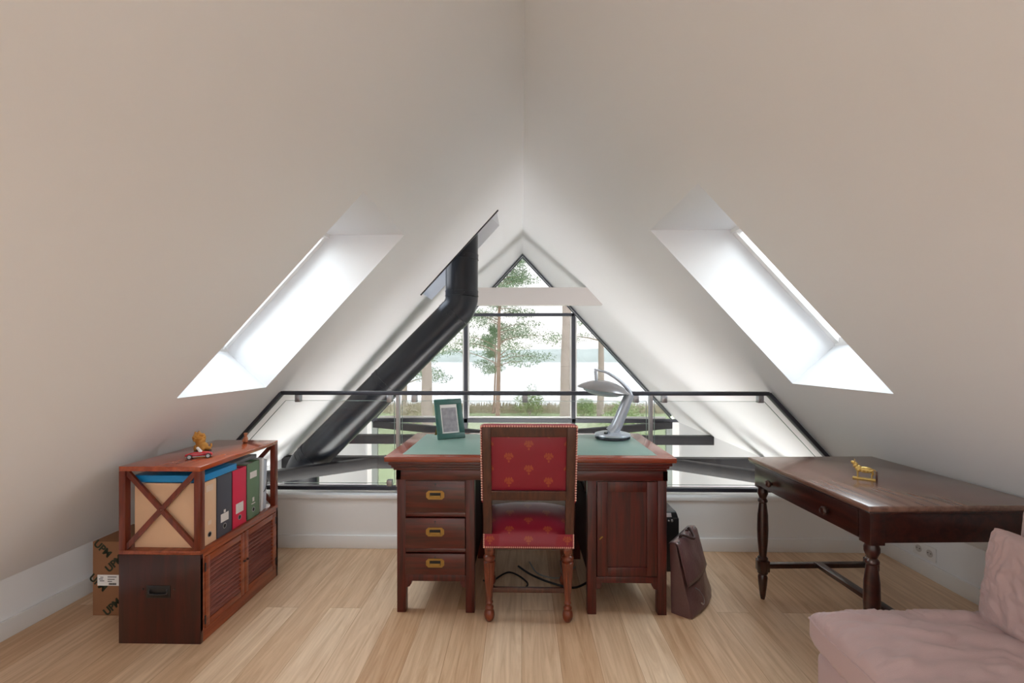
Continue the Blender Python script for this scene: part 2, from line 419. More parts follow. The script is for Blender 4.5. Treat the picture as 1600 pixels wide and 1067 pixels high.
bm = B(); box(bm, WL, -2.31, YG-.04, YG+.06, ZL, .29); struct('trim_3', bm, M_white)
bm = B(); box(bm, 2.29, WR, YG-.04, YG+.06, ZL, .29); struct('trim_4', bm, M_white)
portal((0, YG+.2, .1), (-PI/2, 0, PI), 4.6, 5.4)

# painted collar beam in front of the gable
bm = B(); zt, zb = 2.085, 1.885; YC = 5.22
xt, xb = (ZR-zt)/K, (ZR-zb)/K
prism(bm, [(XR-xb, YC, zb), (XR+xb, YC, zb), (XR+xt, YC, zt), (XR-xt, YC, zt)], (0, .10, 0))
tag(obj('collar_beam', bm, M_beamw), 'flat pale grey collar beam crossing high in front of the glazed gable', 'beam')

# ------------------------------------------------------------------ steel tie beams and plan bracing over the void
for y, lab in ((5.75, 'straight black steel tie beam, the farther and shorter-looking one behind the desk'),
               (4.5, 'straight black steel tie beam, the nearer and lower one just beyond the balustrade')):
    bm = B(); box(bm, WL, WR, y-.05, y+.05, .19, .30, .004)
    tag(obj('tie_beam', bm, M_steelb), lab, 'beam', 'steel tie beams over the void')
zc = .245
for p, q, lab in (((WL, 3.78), (-.05, 5.55), 'slanting dark steel brace running from the foot of the flue to the middle'),
                  ((WR, 3.78), (.05, 5.55), 'slanting dark steel brace passing behind the left end of the side table'),
                  ((WL, 7.06), (-.05, 5.9), 'slanting dark steel brace near the glazing, seen left of the photo frame'),
                  ((WR, 7.06), (.05, 5.9), 'slanting dark steel brace near the glazing, seen behind the lamp base')):
    bm = B(); bar(bm, (p[0], p[1], zc), (q[0], q[1], zc), .09, .10, bev=.004)
    tag(obj('steel_brace', bm, M_steelb), lab, 'brace', 'slanting steel braces over the void')

# ------------------------------------------------------------------ flue pipe
fl = thing('flue_pipe', 'black enamelled stove flue slanting up through an opening in the left ceiling', 'flue', (-2.13, 4.37, ZL))
r = .155; YF = 4.37
def elbow(p, d0, d1, R, n=8):
    """arc points at corner p turning from d0 to d1"""
    p, d0, d1 = Vector(p), Vector(d0).normalized(), Vector(d1).normalized()
    a = d0.angle(d1); t = R*math.tan(a/2); s = p-d0*t; e = p+d1*t
    n_ = d0.cross(d1).normalized(); c = s+(n_.cross(d0))*R
    return [c+Matrix.Rotation(a*i/n, 3, n_)@(s-c) for i in range(n+1)], s, e
Pe, Pb = V(-.575, YF, 1.775), V(-2.13, YF, .215)
dd = (Pe-Pb).normalized()
up = V(0, 0, 1)
# main slanted run
arc1, s1, e1 = elbow(Pe, dd, up, .22)
arc0, s0, e0 = elbow(Pb, up, dd, .22)
bm = B(); tube(bm, [e0, s1], r, 40); obj('slanted_pipe', bm, M_pipe, fl)
bm = B(); tube(bm, arc1, r+.001, 40); obj('elbow', bm, M_pipe, fl)
bm = B(); tube(bm, [e1, (Pe.x, YF, 3.3)], r, 40); obj('upright_pipe', bm, M_pipe, fl)
bm = B(); tube(bm, arc0, r+.001, 40); obj('elbow', bm, M_pipe, fl)
bm = B(); tube(bm, [(Pb.x, YF, ZL), s0], r, 40); obj('upright_pipe', bm, M_pipe, fl)
def band(c, d):
    c, d = Vector(c), Vector(d).normalized()
    bm = B()
    for o_ in (-.022, .022): tube(bm, [c+d*(o_-.004), c+d*(o_+.004)], r+.005, 40)
    tube(bm, [c-d*.02, c+d*.02], r+.003, 40)
    sd = V(0, -1, 0)
    for k in (-1, 1): cyl(bm, c+sd*(r)+V(.04*k, 0, 0), c+sd*(r+.012)+V(.04*k, 0, 0), .006, seg=10)
    obj('joint_band', bm, M_pipe, fl)
band(s1-dd*.03, dd); band(s1-dd*.95, dd); band(e0+dd*.06, dd); band(e1+up*.03, up); band(e1+up*.38, up)
bm = B(); fa, fb_, fy0, fy1 = FLUE
bar(bm, (fa+.01, fy0-.008, cz(fa+.01)-.004), (fb_-.01, fy0-.008, cz(fb_-.01)-.004), .016, .014)
struct('trim_2', bm, M_black)

# ------------------------------------------------------------------ balustrade
YQ = YB+.05
rl = thing('balustrade', 'glass balustrade with grey steel rails along the mezzanine edge', 'railing', (0, YQ, .362))
zt, zb = 1.045, .395
xl, xr = -1.655, 1.665
slope_d = V(1, 0, K).normalized()
bm = B(); bar(bm, (xl, YQ, zt), (xr, YQ, zt), .045, .026, bev=.003); obj('top_rail', bm, M_rail, rl)
for s, x in ((-1, xl), (1, xr)):
    zlow = .43; xe = x+s*(zt-zlow)/K
    bm = B(); bar(bm, (x, YQ, zt), (xe, YQ, zlow), .045, .026, up=(0, 1, 0) if 0 else (s*K, 0, 1), bev=.003); obj('sloping_rail', bm, M_rail, rl)
bm = B(); bar(bm, (-2.24, YQ, zb), (2.25, YQ, zb), .045, .026, bev=.003); obj('bottom_rail', bm, M_rail, rl)
posts = (-.848, .875)
for x in posts:
    bm = B(); bar(bm, (x, YQ, .362), (x, YQ, zt), .02, .04, up=(0, 1, 0)); obj('post', bm, M_chrome, rl)
zg0, zg1 = .425, .992
def pane(poly):
    bm = B(); prism(bm, [(p[0], YQ-.005, p[1]) for p in poly], (0, .010, 0)); o = obj('glass_panel', bm, M_rglass, rl)
    eb = B(); n = len(poly)
    for i in range(n):
        p, q = poly[i], poly[(i+1) % n]
        bar(eb, (p[0], YQ, p[1]), (q[0], YQ, q[1]), .0102, .0018, up=(-(q[1]-p[1]), 0, q[0]-p[0]))
    obj('glass_edge', eb, M_gedge, o)
def xs_at(z, s):  # inside of the sloping rail
    x = xl if s < 0 else xr
    return x+s*(zt-z)/K-s*.075
pane([(xs_at(zg0, -1), zg0), (posts[0]-.025, zg0), (posts[0]-.025, zg1), (xs_at(zg1, -1), zg1)])
pane([(posts[0]+.028, zg0), (posts[1]-.028, zg0), (posts[1]-.028, zg1), (posts[0]+.028, zg1)])
pane([(posts[1]+.025, zg0), (xs_at(zg0, 1), zg0), (xs_at(zg1, 1), zg1), (posts[1]+.025, zg1)])
for x in (-1.54, -.905, -.735, .022, .775, .965, 1.61):
    bm = B(); box(bm, x-.018, x+.018, YQ-.02, YQ+.02, zt-.062, zt-.013, .003)
    cyl(bm, (x, YQ-.024, zt-.038), (x, YQ-.019, zt-.038), .006, seg=12); obj('glass_clamp', bm, M_chrome, rl)
for x in (-1.9, -.905, .965, 1.9):
    bm = B(); box(bm, x-.018, x+.018, YQ-.02, YQ+.02, zb+.013, zb+.055, .003); obj('glass_clamp', bm, M_chrome, rl)

# ------------------------------------------------------------------ desk
DY0, DY1, DZ = 2.295, 2.96, .794
dk = thing('pedestal_desk', 'dark red mahogany pedestal desk with green leather top in front of the balustrade', 'desk', (.04, DY0, 0))
TX0, TX1, TY0, TY1 = -.690, .768, 2.265, 2.99
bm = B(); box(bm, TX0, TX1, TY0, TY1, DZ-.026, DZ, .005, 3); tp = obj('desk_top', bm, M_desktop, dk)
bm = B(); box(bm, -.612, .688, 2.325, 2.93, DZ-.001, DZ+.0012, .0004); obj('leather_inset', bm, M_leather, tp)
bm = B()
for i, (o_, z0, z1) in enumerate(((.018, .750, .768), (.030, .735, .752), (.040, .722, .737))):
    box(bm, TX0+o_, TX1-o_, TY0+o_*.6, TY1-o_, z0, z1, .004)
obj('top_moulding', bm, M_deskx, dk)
bm = B(); box(bm, -.636, .732, DY0, DY0+.025, .672, .722, .002); box(bm, -.636, .732, DY1-.025, DY1, .672, .722, .002)
for x in (-.636, .707): box(bm, x, x+.025, DY0, DY1, .672, .722, .002)
box(bm, -.59, .69, DY0+.006, DY0+.03, .690, .712, .002)
obj('frieze', bm, M_deskx, dk)
def pedestal(x0, x1, inner_left, open_side):
    pd = B(); lw = .045
    # legs
    for x in (x0, x1-lw):
        for y in (DY0, DY1-lw):
            box(pd, x, x+lw, y, y+lw, .0, .674, .003)
    # outer and inner sides, back
    ox, ix = (x1-lw*.7, x0+lw*.3) if inner_left else (x0+lw*.3, x1-lw*.7)
    box(pd, ox, ox+.018, DY0+.02, DY1-.02, .165, .674)
    box(pd, x0+.01, x1-.01, DY1-.03, DY1-.012, .165, .56 if open_side else .674)
    box(pd, x0+.02, x1-.02, DY0+.02, DY1-.02, .15, .168)
    if open_side:
        box(pd, x0+.02, x1-.02, DY0+.02, DY1-.02, .545, .56)
        for y in (2.5, 2.7): cyl(pd, (ix+.009, y, .56), (ix+.009, y, .674), .010, seg=12)
    # bracket pieces under the carcase
    for s, xa in ((1, x0+lw), (-1, x1-lw)):
        prism(pd, [(xa, DY0+.004, .17), (xa+s*.028, DY0+.004, .17), (xa+s*.028, DY0+.004, .145), (xa+s*.018, DY0+.004, .13), (xa, DY0+.004, .125)], (0, .02, 0))
    box(pd, x0+lw, x1-lw, DY0+.003, DY0+.02, .158, .190, .002)
    pdo = obj('pedestal', pd, M_desk, dk)
    ib = B(); box(ib, ix, ix+.018, DY0+.02, DY1-.02, .165, .56 if open_side else .674); obj('inner_side', ib, M_inner, pdo)
    return pdo
p1 = pedestal(-.632, -.238, False, False)
p2 = pedestal(.331, .727, True, True)
bm = B(); box(bm, -.590, -.283, DY0+.006, DY0+.02, .490, .672); box(bm, -.590, -.283, DY0+.004, DY0+.02, .484, .506, .002); obj('drawer_rail', bm, M_deskx, p1)
bm = B(); box(bm, -.590, -.283, DY0+.004, DY0+.02, .304, .324, .002); obj('drawer_rail', bm, M_deskx, p1)
for z0, z1 in ((.508, .670), (.326, .482), (.192, .302)):
    pass
def drawer(x0, x1, z0, z1, proud):
    bm = B(); box(bm, x0, x1, DY0-proud, DY0+.016, z0, z1, .0025)
    dr = obj('drawer', bm, M_deskx, dk)
    cx, cz_ = (x0+x1)/2, (z0+z1)/2+.008; y = DY0-proud
    hb = B(); w, h = .046, .022
    pl = []
    cc = .011
    for sx, sz in ((1, 1), (1, -1), (-1, -1), (-1, 1)):
        crn = [(sx*w, sz*(h-cc)), (sx*(w-.004), sz*(h-cc+.004)), (sx*(w-cc+.003), sz*(h-.004)), (sx*(w-cc), sz*h)]
        if sx*sz > 0: crn = crn if sz > 0 and False else crn
        pl.append(crn)
    seq = list(reversed(pl[0])) + pl[1] + list(reversed(pl[2])) + pl[3]
    prism(hb, [(cx+p[0], y-.003, cz_+p[1]) for p in seq], (0, .004, 0))
    hd = obj('drawer_handle', hb, M_brass, dr)
    rb = B(); box(rb, cx-.028, cx+.028, y-.0036, y-.002, cz_-.012, cz_+.012); obj('recess_shade', rb, M_dark, hd)  # raised black patch paints the shade of the recess
    bb = B(); bar(bb, (cx-.026, y-.006, cz_-.006), (cx+.026, y-.006, cz_-.006), .005, .010, bev=.001); obj('handle_bail', bb, M_brass, hd)
    kb = B(); cyl(kb, (cx, y-.001, z1-.016), (cx, y+.001, z1-.016), .004, seg=10); box(kb, cx-.0015, cx+.0015, y-.001, y, z1-.028, z1-.016); obj('keyhole', kb, M_dark, dr)
drawer(-.588, -.285, .508, .668, .001)
drawer(-.588, -.285, .328, .480, .007)
drawer(-.588, -.285, .193, .300, .005)
# door of the right pedestal
bm = B(); x0, x1, z0, z1 = .380, .680, .193, .668; fw = .052
box(bm, x0, x0+fw, DY0-.001, DY0+.016, z0, z1, .002); box(bm, x1-fw, x1, DY0-.001, DY0+.016, z0, z1, .002)
box(bm, x0+fw, x1-fw, DY0-.001, DY0+.016, z1-fw, z1, .002); box(bm, x0+fw, x1-fw, DY0-.001, DY0+.016, z0, z0+.045, .002)
box(bm, x0+fw-.002, x1-fw+.002, DY0+.008, DY0+.014, z0+.04, z1-fw+.002)
dr = obj('door', bm, M_desk, dk)
bm = B(); cyl(bm, (.396, DY0-.012, .39), (.396, DY0, .39), .003, seg=8); bar(bm, (.389, DY0-.013, .384), (.405, DY0-.013, .398), .003, .006); obj('key', bm, M_brass, dr)

# ------------------------------------------------------------------ fabric with motif
def fabric_red():
    m, nt, b = new_mat('crimson_silk_with_gold_motifs')
    tc = N(nt, 'ShaderNodeTexCoord'); sp = N(nt, 'ShaderNodeSeparateXYZ'); nt.links.new(tc.outputs['Object'], sp.inputs[0])
    def mth(op, a, b_=None, c=None):
        n = N(nt, 'ShaderNodeMath', operation=op)
        for i, v in enumerate((a, b_, c)):
            if v is None: continue
            if isinstance(v, (int, float)): n.inputs[i].default_value = v
            else: nt.links.new(v, n.inputs[i])
        return n.outputs[0]
    X = sp.outputs['X']
    Z = mth('ADD', sp.outputs['Z'], mth('MULTIPLY', sp.outputs['Y'], .55))
    px, pz = .187, .054
    u = mth('ADD', mth('DIVIDE', X, px), 20.0)
    w = mth('ADD', mth('DIVIDE', Z, pz), 20.0)
    row = mth('FLOOR', w)
    odd = mth('MODULO', row, 2.0)
    u2 = mth('ADD', u, mth('MULTIPLY', odd, .5))
    fu = mth('MULTIPLY', mth('SUBTRACT', mth('FRACT', u2), .5), px)
    fw_ = mth('MULTIPLY', mth('SUBTRACT', mth('FRACT', w), .5), pz)
    au = mth('ABSOLUTE', fu)
    def el(cx, cz_, rx, rz, arg=None):
        a_ = mth('DIVIDE', mth('SUBTRACT', arg if arg is not None else au, cx), rx); c_ = mth('DIVIDE', mth('SUBTRACT', fw_, cz_), rz)
        return mth('LESS_THAN', mth('ADD', mth('MULTIPLY', a_, a_), mth('MULTIPLY', c_, c_)), 1.0)
    k = el(0, .006, .0060, .013)
    for e in (el(.0115, .009, .0048, .010), el(0, -.006, .013, .006), el(0, -.019, .0045, .005), el(.0185, .003, .0032, .007)):
        k = mth('MAXIMUM', k, e)
    n = N(nt, 'ShaderNodeTexNoise'); n.inputs['Scale'].default_value = 160; nt.links.new(tc.outputs['Object'], n.inputs['Vector'])
    fac = mth('MULTIPLY', k, mth('ADD', mth('MULTIPLY', n.outputs['Fac'], .5), .10))
    mx = N(nt, 'ShaderNodeMix', data_type='RGBA'); mx.inputs[6].default_value = srgb(136, 14, 42); mx.inputs[7].default_value = srgb(196, 112, 40)
    nt.links.new(fac, mx.inputs[0]); nt.links.new(mx.outputs[2], b.inputs['Base Color'])
    b.inputs['Roughness'].default_value = .42; b.inputs['Sheen Weight'].default_value = .4; b.inputs['Sheen Roughness'].default_value = .4
    b.inputs['Sheen Tint'].default_value = (1, .7, .8, 1)
    bu = N(nt, 'ShaderNodeBump'); bu.inputs['Strength'].default_value = .15; bu.inputs['Distance'].default_value = .001
    nt.links.new(n.outputs['Fac'], bu.inputs['Height']); nt.links.new(bu.outputs[0], b.inputs['Normal'])
    return m
M_red = fabric_red()
M_redp = plain('crimson_edge_braid', srgb(150, 30, 45), .6, bump=.4, bscale=300)
M_nail = plain('pale_brass_nails', srgb(225, 175, 160), .4, .3)

# ------------------------------------------------------------------ chair (seen from behind; local x right, y forward)
CX = .0335
ch = thing('upholstered_chair', 'wooden chair with crimson gold-motif upholstery and nailhead trim tucked into the desk', 'chair', (CX, 2.21, 0))
def cob(n, bm, m, p=None, sharp=40): return obj(n, bm, m, p or ch, sharp, world=False)
SW = .218
def lean(z): return -.105*max(0, (z-.43))/.55 - 0.0
# back: two stiles, rails, panel, cover seen at the edges
def lbar(bm, x0, x1, z0, z1, ya, yb, bev=.004):
    """leaning slab between heights, ya..yb depth offsets"""
    t = bmesh.new(); bmesh.ops.create_cube(t, size=1)
    bmesh.ops.subdivide_edges(t, edges=[e for e in t.edges if abs(e.verts[0].co.z-e.verts[1].co.z) > .5], cuts=6)
    for v in t.verts:
        z = z0+(v.co.z+.5)*(z1-z0); v.co = V(x0+(v.co.x+.5)*(x1-x0), lean(z)+ya+(v.co.y+.5)*(yb-ya), z)
    if bev: bmesh.ops.bevel(t, geom=[e for e in t.edges if e.calc_face_angle(0) > .8], offset=bev, segments=2, profile=.5, affect='EDGES', clamp_overlap=True)
    merge(bm, t)
bm = B(); ZT = .972
for s in (-1, 1):
    x0, x1 = (s*SW, s*(SW-.042)) if s > 0 else (s*SW, s*(SW-.042))
    lbar(bm, min(x0, x1), max(x0, x1), .436, ZT, -.012, .022)
lbar(bm, -SW+.04, SW-.04, ZT-.048, ZT, -.012, .022); lbar(bm, -SW+.04, SW-.04, .612, .660, -.012, .022)
back = cob('back_frame', bm, M_chairw)
# upholstered back panel: domed
def dome(bm, x0, x1, z0, z1, y, d, n=16, sgn=-1):
    g = [[bm.verts.new((x0+(x1-x0)*i/n, lean(z0+(z1-z0)*j/n)+y+sgn*d*((1-(2*i/n-1)**4)*(1-(2*j/n-1)**4)), z0+(z1-z0)*j/n)) for j in range(n+1)] for i in range(n+1)]
    for i in range(n):
        for j in range(n): bm.faces.new((g[i][j], g[i+1][j], g[i+1][j+1], g[i][j+1]))
bm = B(); dome(bm, -SW+.038, SW-.038, .656, ZT-.044, .004, .008, sgn=-1)
cob('back_panel', bm, M_red)
bm = B(); lbar(bm, -SW-.004, SW+.004, .600, ZT+.008, .020, .060, .012); cob('back_padding', bm, M_red)
bm = B(); 
for z0_, z1_, x in ((.60, ZT+.006, SW+.002), (.60, ZT+.006, -SW-.002)): lbar(bm, x-.004, x+.004, z0_, z1_, -.006, .022, 0)
lbar(bm, -SW-.002, SW+.002, ZT-.001, ZT+.006, -.010, .030, 0); cob('braid', bm, M_redp, back)
bm = B()
n = 46
for s in (-1, 1):
    for i in range(30):
        z = .615+(ZT-.615)*i/29; ell(bm, (s*(SW+.004), lean(z)-.012, z), (.0046,)*3, seg=8)
for i in range(38):
    x = -SW+2*SW*i/37; ell(bm, (x, lean(ZT)-.014, ZT+.004), (.0046,)*3, seg=8)
cob('nailheads', bm, M_nail)['kind'] = 'stuff'
# seat
SD = .42
def seat_bm():
    bm = B(); n = 24; zb_, zt_ = .372, .440
    def top(u, v):
        return zt_+.060*((1-abs(u)**3.2)*(1-abs(v)**2.6))**.8
    g = [[bm.verts.new((SW*(1+.05*j/n)*(-1+2*i/n), -.014+SD*(j/n), top(-1+2*i/n, -1+2*j/n))) for j in range(n+1)] for i in range(n+1)]
    for i in range(n):
        for j in range(n): bm.faces.new((g[i][j], g[i+1][j], g[i+1][j+1], g[i][j+1]))
    edge = [g[i][0] for i in range(n+1)]+[g[n][j] for j in range(1, n+1)]+[g[i][n] for i in range(n-1, -1, -1)]+[g[0][j] for j in range(n-1, 0, -1)]
    low = [bm.verts.new((v.co.x*1.0, v.co.y, zb_)) for v in edge]
    m_ = len(edge)
    for i in range(m_):
        j = (i+1) % m_; bm.faces.new((edge[j], edge[i], low[i], low[j]))
    bm.faces.new(low)
    bmesh.ops.recalc_face_normals(bm, faces=bm.faces); return bm
cob('seat', seat_bm(), M_red, sharp=50)
bm = B(); box(bm, -SW+.02, SW-.02, .012, SD-.02, .352, .374, .003); cob('seat_rail', bm, M_chairw)
bm = B()
for i in range(44):
    x = -SW+.006+(2*SW-.012)*i/43; ell(bm, (x, -.016, .377), (.0040,)*3, seg=8)
for s in (-1, 1):
    for i in range(8): ell(bm, (s*(SW-.002), -.016, .376+.062*i/7), (.0040,)*3, seg=8)
cob('seat_nailheads', bm, M_nail)['kind'] = 'stuff'
prof = [(.011, 0), (.015, .004), (.021, .016), (.0235, .032), (.021, .048), (.016, .058), (.0185, .064), (.0185, .070), (.0125, .078), (.0135, .088), (.0165, .092), (.0145, .098),
        (.0135, .102), (.0165, .15), (.021, .22), (.0255, .285), (.026, .292), (.020, .297), (.024, .304), (.0265, .312), (.024, .320), (.018, .326), (.0195, .336), (.022, .350)]
for x, y in ((-SW+.026, .024), (SW-.026, .024), (-SW+.012, SD-.045), (SW-.012, SD-.045)):
    bm = B(); lathe(bm, [(a_*1.12, b_) for a_, b_ in prof], (x, y, 0), 60, flute=12, fl=(.104, .286)); box(bm, x-.021, x+.021, y-.021, y+.021, .338, .372, .003)
    cob('leg', bm, M_leg)
bm = B(); bar(bm, (-SW+.03, .03, .150), (SW-.03, .03, .150), .018, .024, bev=.003); cob('stretcher', bm, M_chairw)
for s in (-1, 1):
    bm = B(); bar(bm, (s*(SW-.026), .03, .130), (s*(SW-.026), SD-.04, .130), .018, .024, bev=.003); cob('stretcher', bm, M_chairw)

# ------------------------------------------------------------------ photo frame on the desk
A, Bp = V(-.500, 2.715, 0), V(-.345, 2.805, 0)
ang = math.atan2(Bp.y-A.y, Bp.x-A.x); FWd = .178
pf = thing('picture_frame', 'green leather picture frame with a grey drawing, standing on the left of the desk', 'picture frame', (A.x, A.y, DZ+.004), (math.radians(-17), 0, ang))
H_ = .245; fwid = .034
bm = B(); bo = .012
for x0, x1, z0, z1 in ((0, FWd, 0, fwid), (0, FWd, H_-fwid, H_), (0, fwid, fwid, H_-fwid), (FWd-fwid, FWd, fwid, H_-fwid)):
    box(bm, x0, x1, 0, bo, z0, z1, .003)
M_fg = plain('green_frame_leather', srgb(52, 98, 92), .38, var=.2, vscale=25, bump=.3, bscale=250)
obj('frame', bm, M_fg, pf, world=False)
bm = B(); box(bm, fwid-.002, FWd-fwid+.002, .006, .010, fwid-.002, H_-fwid+.002); mat_ = obj('mount', bm, M_paper, pf, world=False)
M_pic = plain('pencil_drawing', srgb(150, 148, 156), .5, var=.55, vscale=38)
bm = B(); box(bm, fwid+.008, FWd-fwid-.008, .0045, .0062, fwid+.008, H_-fwid-.02); obj('drawing', bm, M_pic, mat_, world=False)
bm = B(); prism(bm, [(.02, .012, .0), (.055, .012, .0), (.055, .016, .16), (.035, .016, .16)], (0, .003, 0))
t = math.radians(38); bmesh.ops.transform(bm, matrix=Matrix.Translation(V(0, 0, .16)) @ Matrix.Rotation(t, 4, 'X') @ Matrix.Translation(V(0, 0, -.16)), verts=bm.verts)
obj('strut', bm, M_brass, pf, world=False)

# ------------------------------------------------------------------ desk lamp
LX, LY, LZ = .557, 2.80, DZ+.0015
lp = thing('desk_lamp', 'silver-grey mid-century desk lamp with a saucer shade on the right of the desk', 'lamp', (LX, LY, LZ))
M_lamp = plain('silver_lamp_enamel', srgb(178, 184, 194), .28, .3)
M_lampd = plain('dark_lamp_foot', srgb(52, 56, 64), .25, .5)
M_lampg = plain('grey_brown_shade', srgb(150, 148, 150), .25, .4)
bm = B(); lathe(bm, [(.100, 0), (.107, .004), (.107, .016), (.104, .020)], (LX, LY, LZ), 48); obj('foot', bm, M_lampd, lp)
bm = B(); lathe(bm, [(.1065, .018), (.109, .022), (.106, .030), (.085, .036), (.05, .041), (.0, .042)], (LX, LY, LZ), 48); obj('base_plate', bm, M_lamp, lp)
# flat curved stem: foot of the stem at the base, sweeping up-right, then the arm over the shade
sp_ = smooth_path([(LX-.01, LY, LZ+.035), (LX+.022, LY, LZ+.075), (LX+.055, LY, LZ+.15), (LX+.090, LY, LZ+.235), (LX+.104, LY, LZ+.272)], 6)
bm = B(); n = len(sp_)
tube(bm, sp_, [.040-.010*(i/(n-1))**.7 for i in range(n)], 24, sy=.95); obj('stem', bm, M_lamp, lp)
ap = smooth_path([(LX+.108, LY, LZ+.262), (LX+.096, LY, LZ+.298), (LX+.045, LY, LZ+.350), (LX-.03, LY, LZ+.400), (LX-.085, LY, LZ+.415), (LX-.112, LY, LZ+.422)], 6)
n = len(ap); bm = B(); tube(bm, ap, [.024-.018*(i/(n-1))**.7 for i in range(n)], 16, sy=.7); obj('arm', bm, M_lamp, lp)
tilt = Matrix.Rotation(math.radians(8), 4, 'Y')
scx = V(LX-.055, LY, LZ+.302)
def shade(prof):
    t = B(); lathe(t, prof, (0, 0, 0), 48); bmesh.ops.transform(t, matrix=Matrix.Translation(scx) @ tilt, verts=t.verts); return t
obj('shade', shade([(.0, .052), (.035, .050), (.085, .038), (.130, .018), (.158, -.002), (.160, -.008), (.152, -.010), (.10, -.010)]), M_lampg, lp)
sh_l = obj('diffuser', shade([(.125, -.010), (.118, -.022), (.085, -.036), (.045, -.043), (.0, -.045)]), M_lamp, lp)
bm = B(); cyl(bm, (LX-.105, LY, LZ+.425), (LX-.098, LY, LZ+.345), .007, .009, 14)
for k in range(5): cyl(bm, (LX-.1045+.0015*k, LY, LZ+.41-.014*k), (LX-.104+.0015*k, LY, LZ+.404-.014*k), .0105, seg=14)
obj('shade_pivot', bm, M_lamp, lp)
bm = B(); cyl(bm, (LX-.05, LY-.055, LZ+.036), (LX-.05, LY-.055, LZ+.046), .012, seg=16); obj('switch', bm, M_lampd, lp)

# ------------------------------------------------------------------ campaign cabinet on the left
KX0, KX1, KY0, KY1, KZ, KM = -1.822, -1.447, 2.02, 2.672, .800, .420
kb = thing('campaign_cabinet', 'red-brown cabinet with an open cross-braced shelf above two louvred doors', 'cabinet', (KX0, KY0, 0))
bm = B(); box(bm, KX0, KX1, KY0, KY1, KZ-.022, KZ, .002); obj('cabinet_top', bm, M_cabtop, kb)
pw = .030
for x in (KX0, KX1-pw):
    for y in (KY0, KY1-pw):
        bm = B(); box(bm, x, x+pw, y, y+pw, KM, KZ-.022, .0015); obj('post', bm, M_cab, kb)
def xbrace(y):
    bm = B(); x0, x1, z0, z1 = KX0+pw, KX1-pw, KM+.008, KZ-.024
    bar(bm, (x0-.005, y, z0), (x1+.005, y, z1), .012, .022, up=(-1, 0, 1)); bar(bm, (x0-.005, y+.001, z1), (x1+.005, y+.001, z0), .012, .022, up=(1, 0, 1))
    ell(bm, ((x0+x1)/2, y-.006, (z0+z1)/2), (.009, .004, .009)); obj('cross_brace', bm, M_cab, kb)
xbrace(KY0+.012); xbrace(KY1-.012)
bm = B(); box(bm, KX0, KX1, KY0, KY1, KM-.018, KM, .002); obj('shelf_board', bm, M_cabx, kb)
# lower carcase
bm = B(); zc0, zc1 = 0, KM-.018
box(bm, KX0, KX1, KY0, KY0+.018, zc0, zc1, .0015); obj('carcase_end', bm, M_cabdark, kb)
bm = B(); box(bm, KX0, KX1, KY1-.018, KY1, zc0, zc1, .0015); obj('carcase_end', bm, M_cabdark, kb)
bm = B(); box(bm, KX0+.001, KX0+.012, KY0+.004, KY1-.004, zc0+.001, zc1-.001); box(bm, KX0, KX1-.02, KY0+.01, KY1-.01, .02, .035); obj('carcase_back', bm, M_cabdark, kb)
bm = B(); box(bm, KX1-.018, KX1, KY0+.018, KY1-.018, 0, .055, .0015); box(bm, KX1-.018, KX1, KY0+.018, KY1-.018, .384, KM-.018, .0015)
box(bm, KX1-.018, KX1, KY0+.002, KY0+.028, .055, .384); box(bm, KX1-.018, KX1, KY1-.028, KY1-.002, .055, .384); obj('front_frame', bm, M_cabx, kb)
def ldoor(y0, y1, hinge_y, knob_y):
    z0, z1 = .058, .381; fw = .030; x = KX1
    bm = B()
    box(bm, x-.016, x+.003, y0, y0+fw, z0, z1, .0015); box(bm, x-.016, x+.003, y1-fw, y1, z0, z1, .0015)
    box(bm, x-.016, x+.003, y0+fw, y1-fw, z1-fw, z1, .0015); box(bm, x-.016, x+.003, y0+fw, y1-fw, z0, z0+fw, .0015)
    d = obj('louvred_door', bm, M_cabx, kb)
    bm = B(); nl = 13
    for i in range(nl):
        z = z0+fw+(z1-z0-2*fw)*(i+.5)/nl
        bar(bm, (x-.009, y0+fw-.002, z), (x-.009, y1-fw+.002, z), .0035, .024, up=(-1, 0, .62))
    obj('louvres', bm, M_louv, d)
    bm = B(); box(bm, x-.022, x-.020, y0+.01, y1-.01, z0, z1); obj('louvre_shade_sheet', bm, M_dark, d)  # black sheet stands in for the shade behind the slats
    bm = B(); ell(bm, (x+.010, knob_y, .235), (.007, .006, .006)); cyl(bm, (x+.002, knob_y, .235), (x+.010, knob_y, .235), .003, seg=8); obj('knob', bm, M_cabdark, d)
    for z in (.095, .335):
        bm = B(); box(bm, x+.001, x+.005, hinge_y-.004, hinge_y+.004, z-.02, z+.02, .001); obj('hinge', bm, M_black, d)
ym = (KY0+KY1)/2
ldoor(KY0+.030, ym-.002, KY0+.029, ym-.012); ldoor(ym+.002, KY1-.030, KY1-.029, ym+.012)
bm = B(); hx, hz = -1.638, .236
box(bm, hx-.055, hx+.055, KY0-.002, KY0+.004, hz-.028, hz+.028, .001); hd = obj('end_handle', bm, M_blackp, kb)
bm = B()
for s in (-1, 1): ell(bm, (hx+s*.072, KY0-.001, hz+.012), (.004, .002, .004))
tube(bm, smooth_path([(hx-.04, KY0-.003, hz+.012), (hx-.036, KY0-.006, hz-.008), (hx+.036, KY0-.006, hz-.008), (hx+.04, KY0-.003, hz+.012)], 4), .003, 8); obj('bail', bm, M_black, hd)

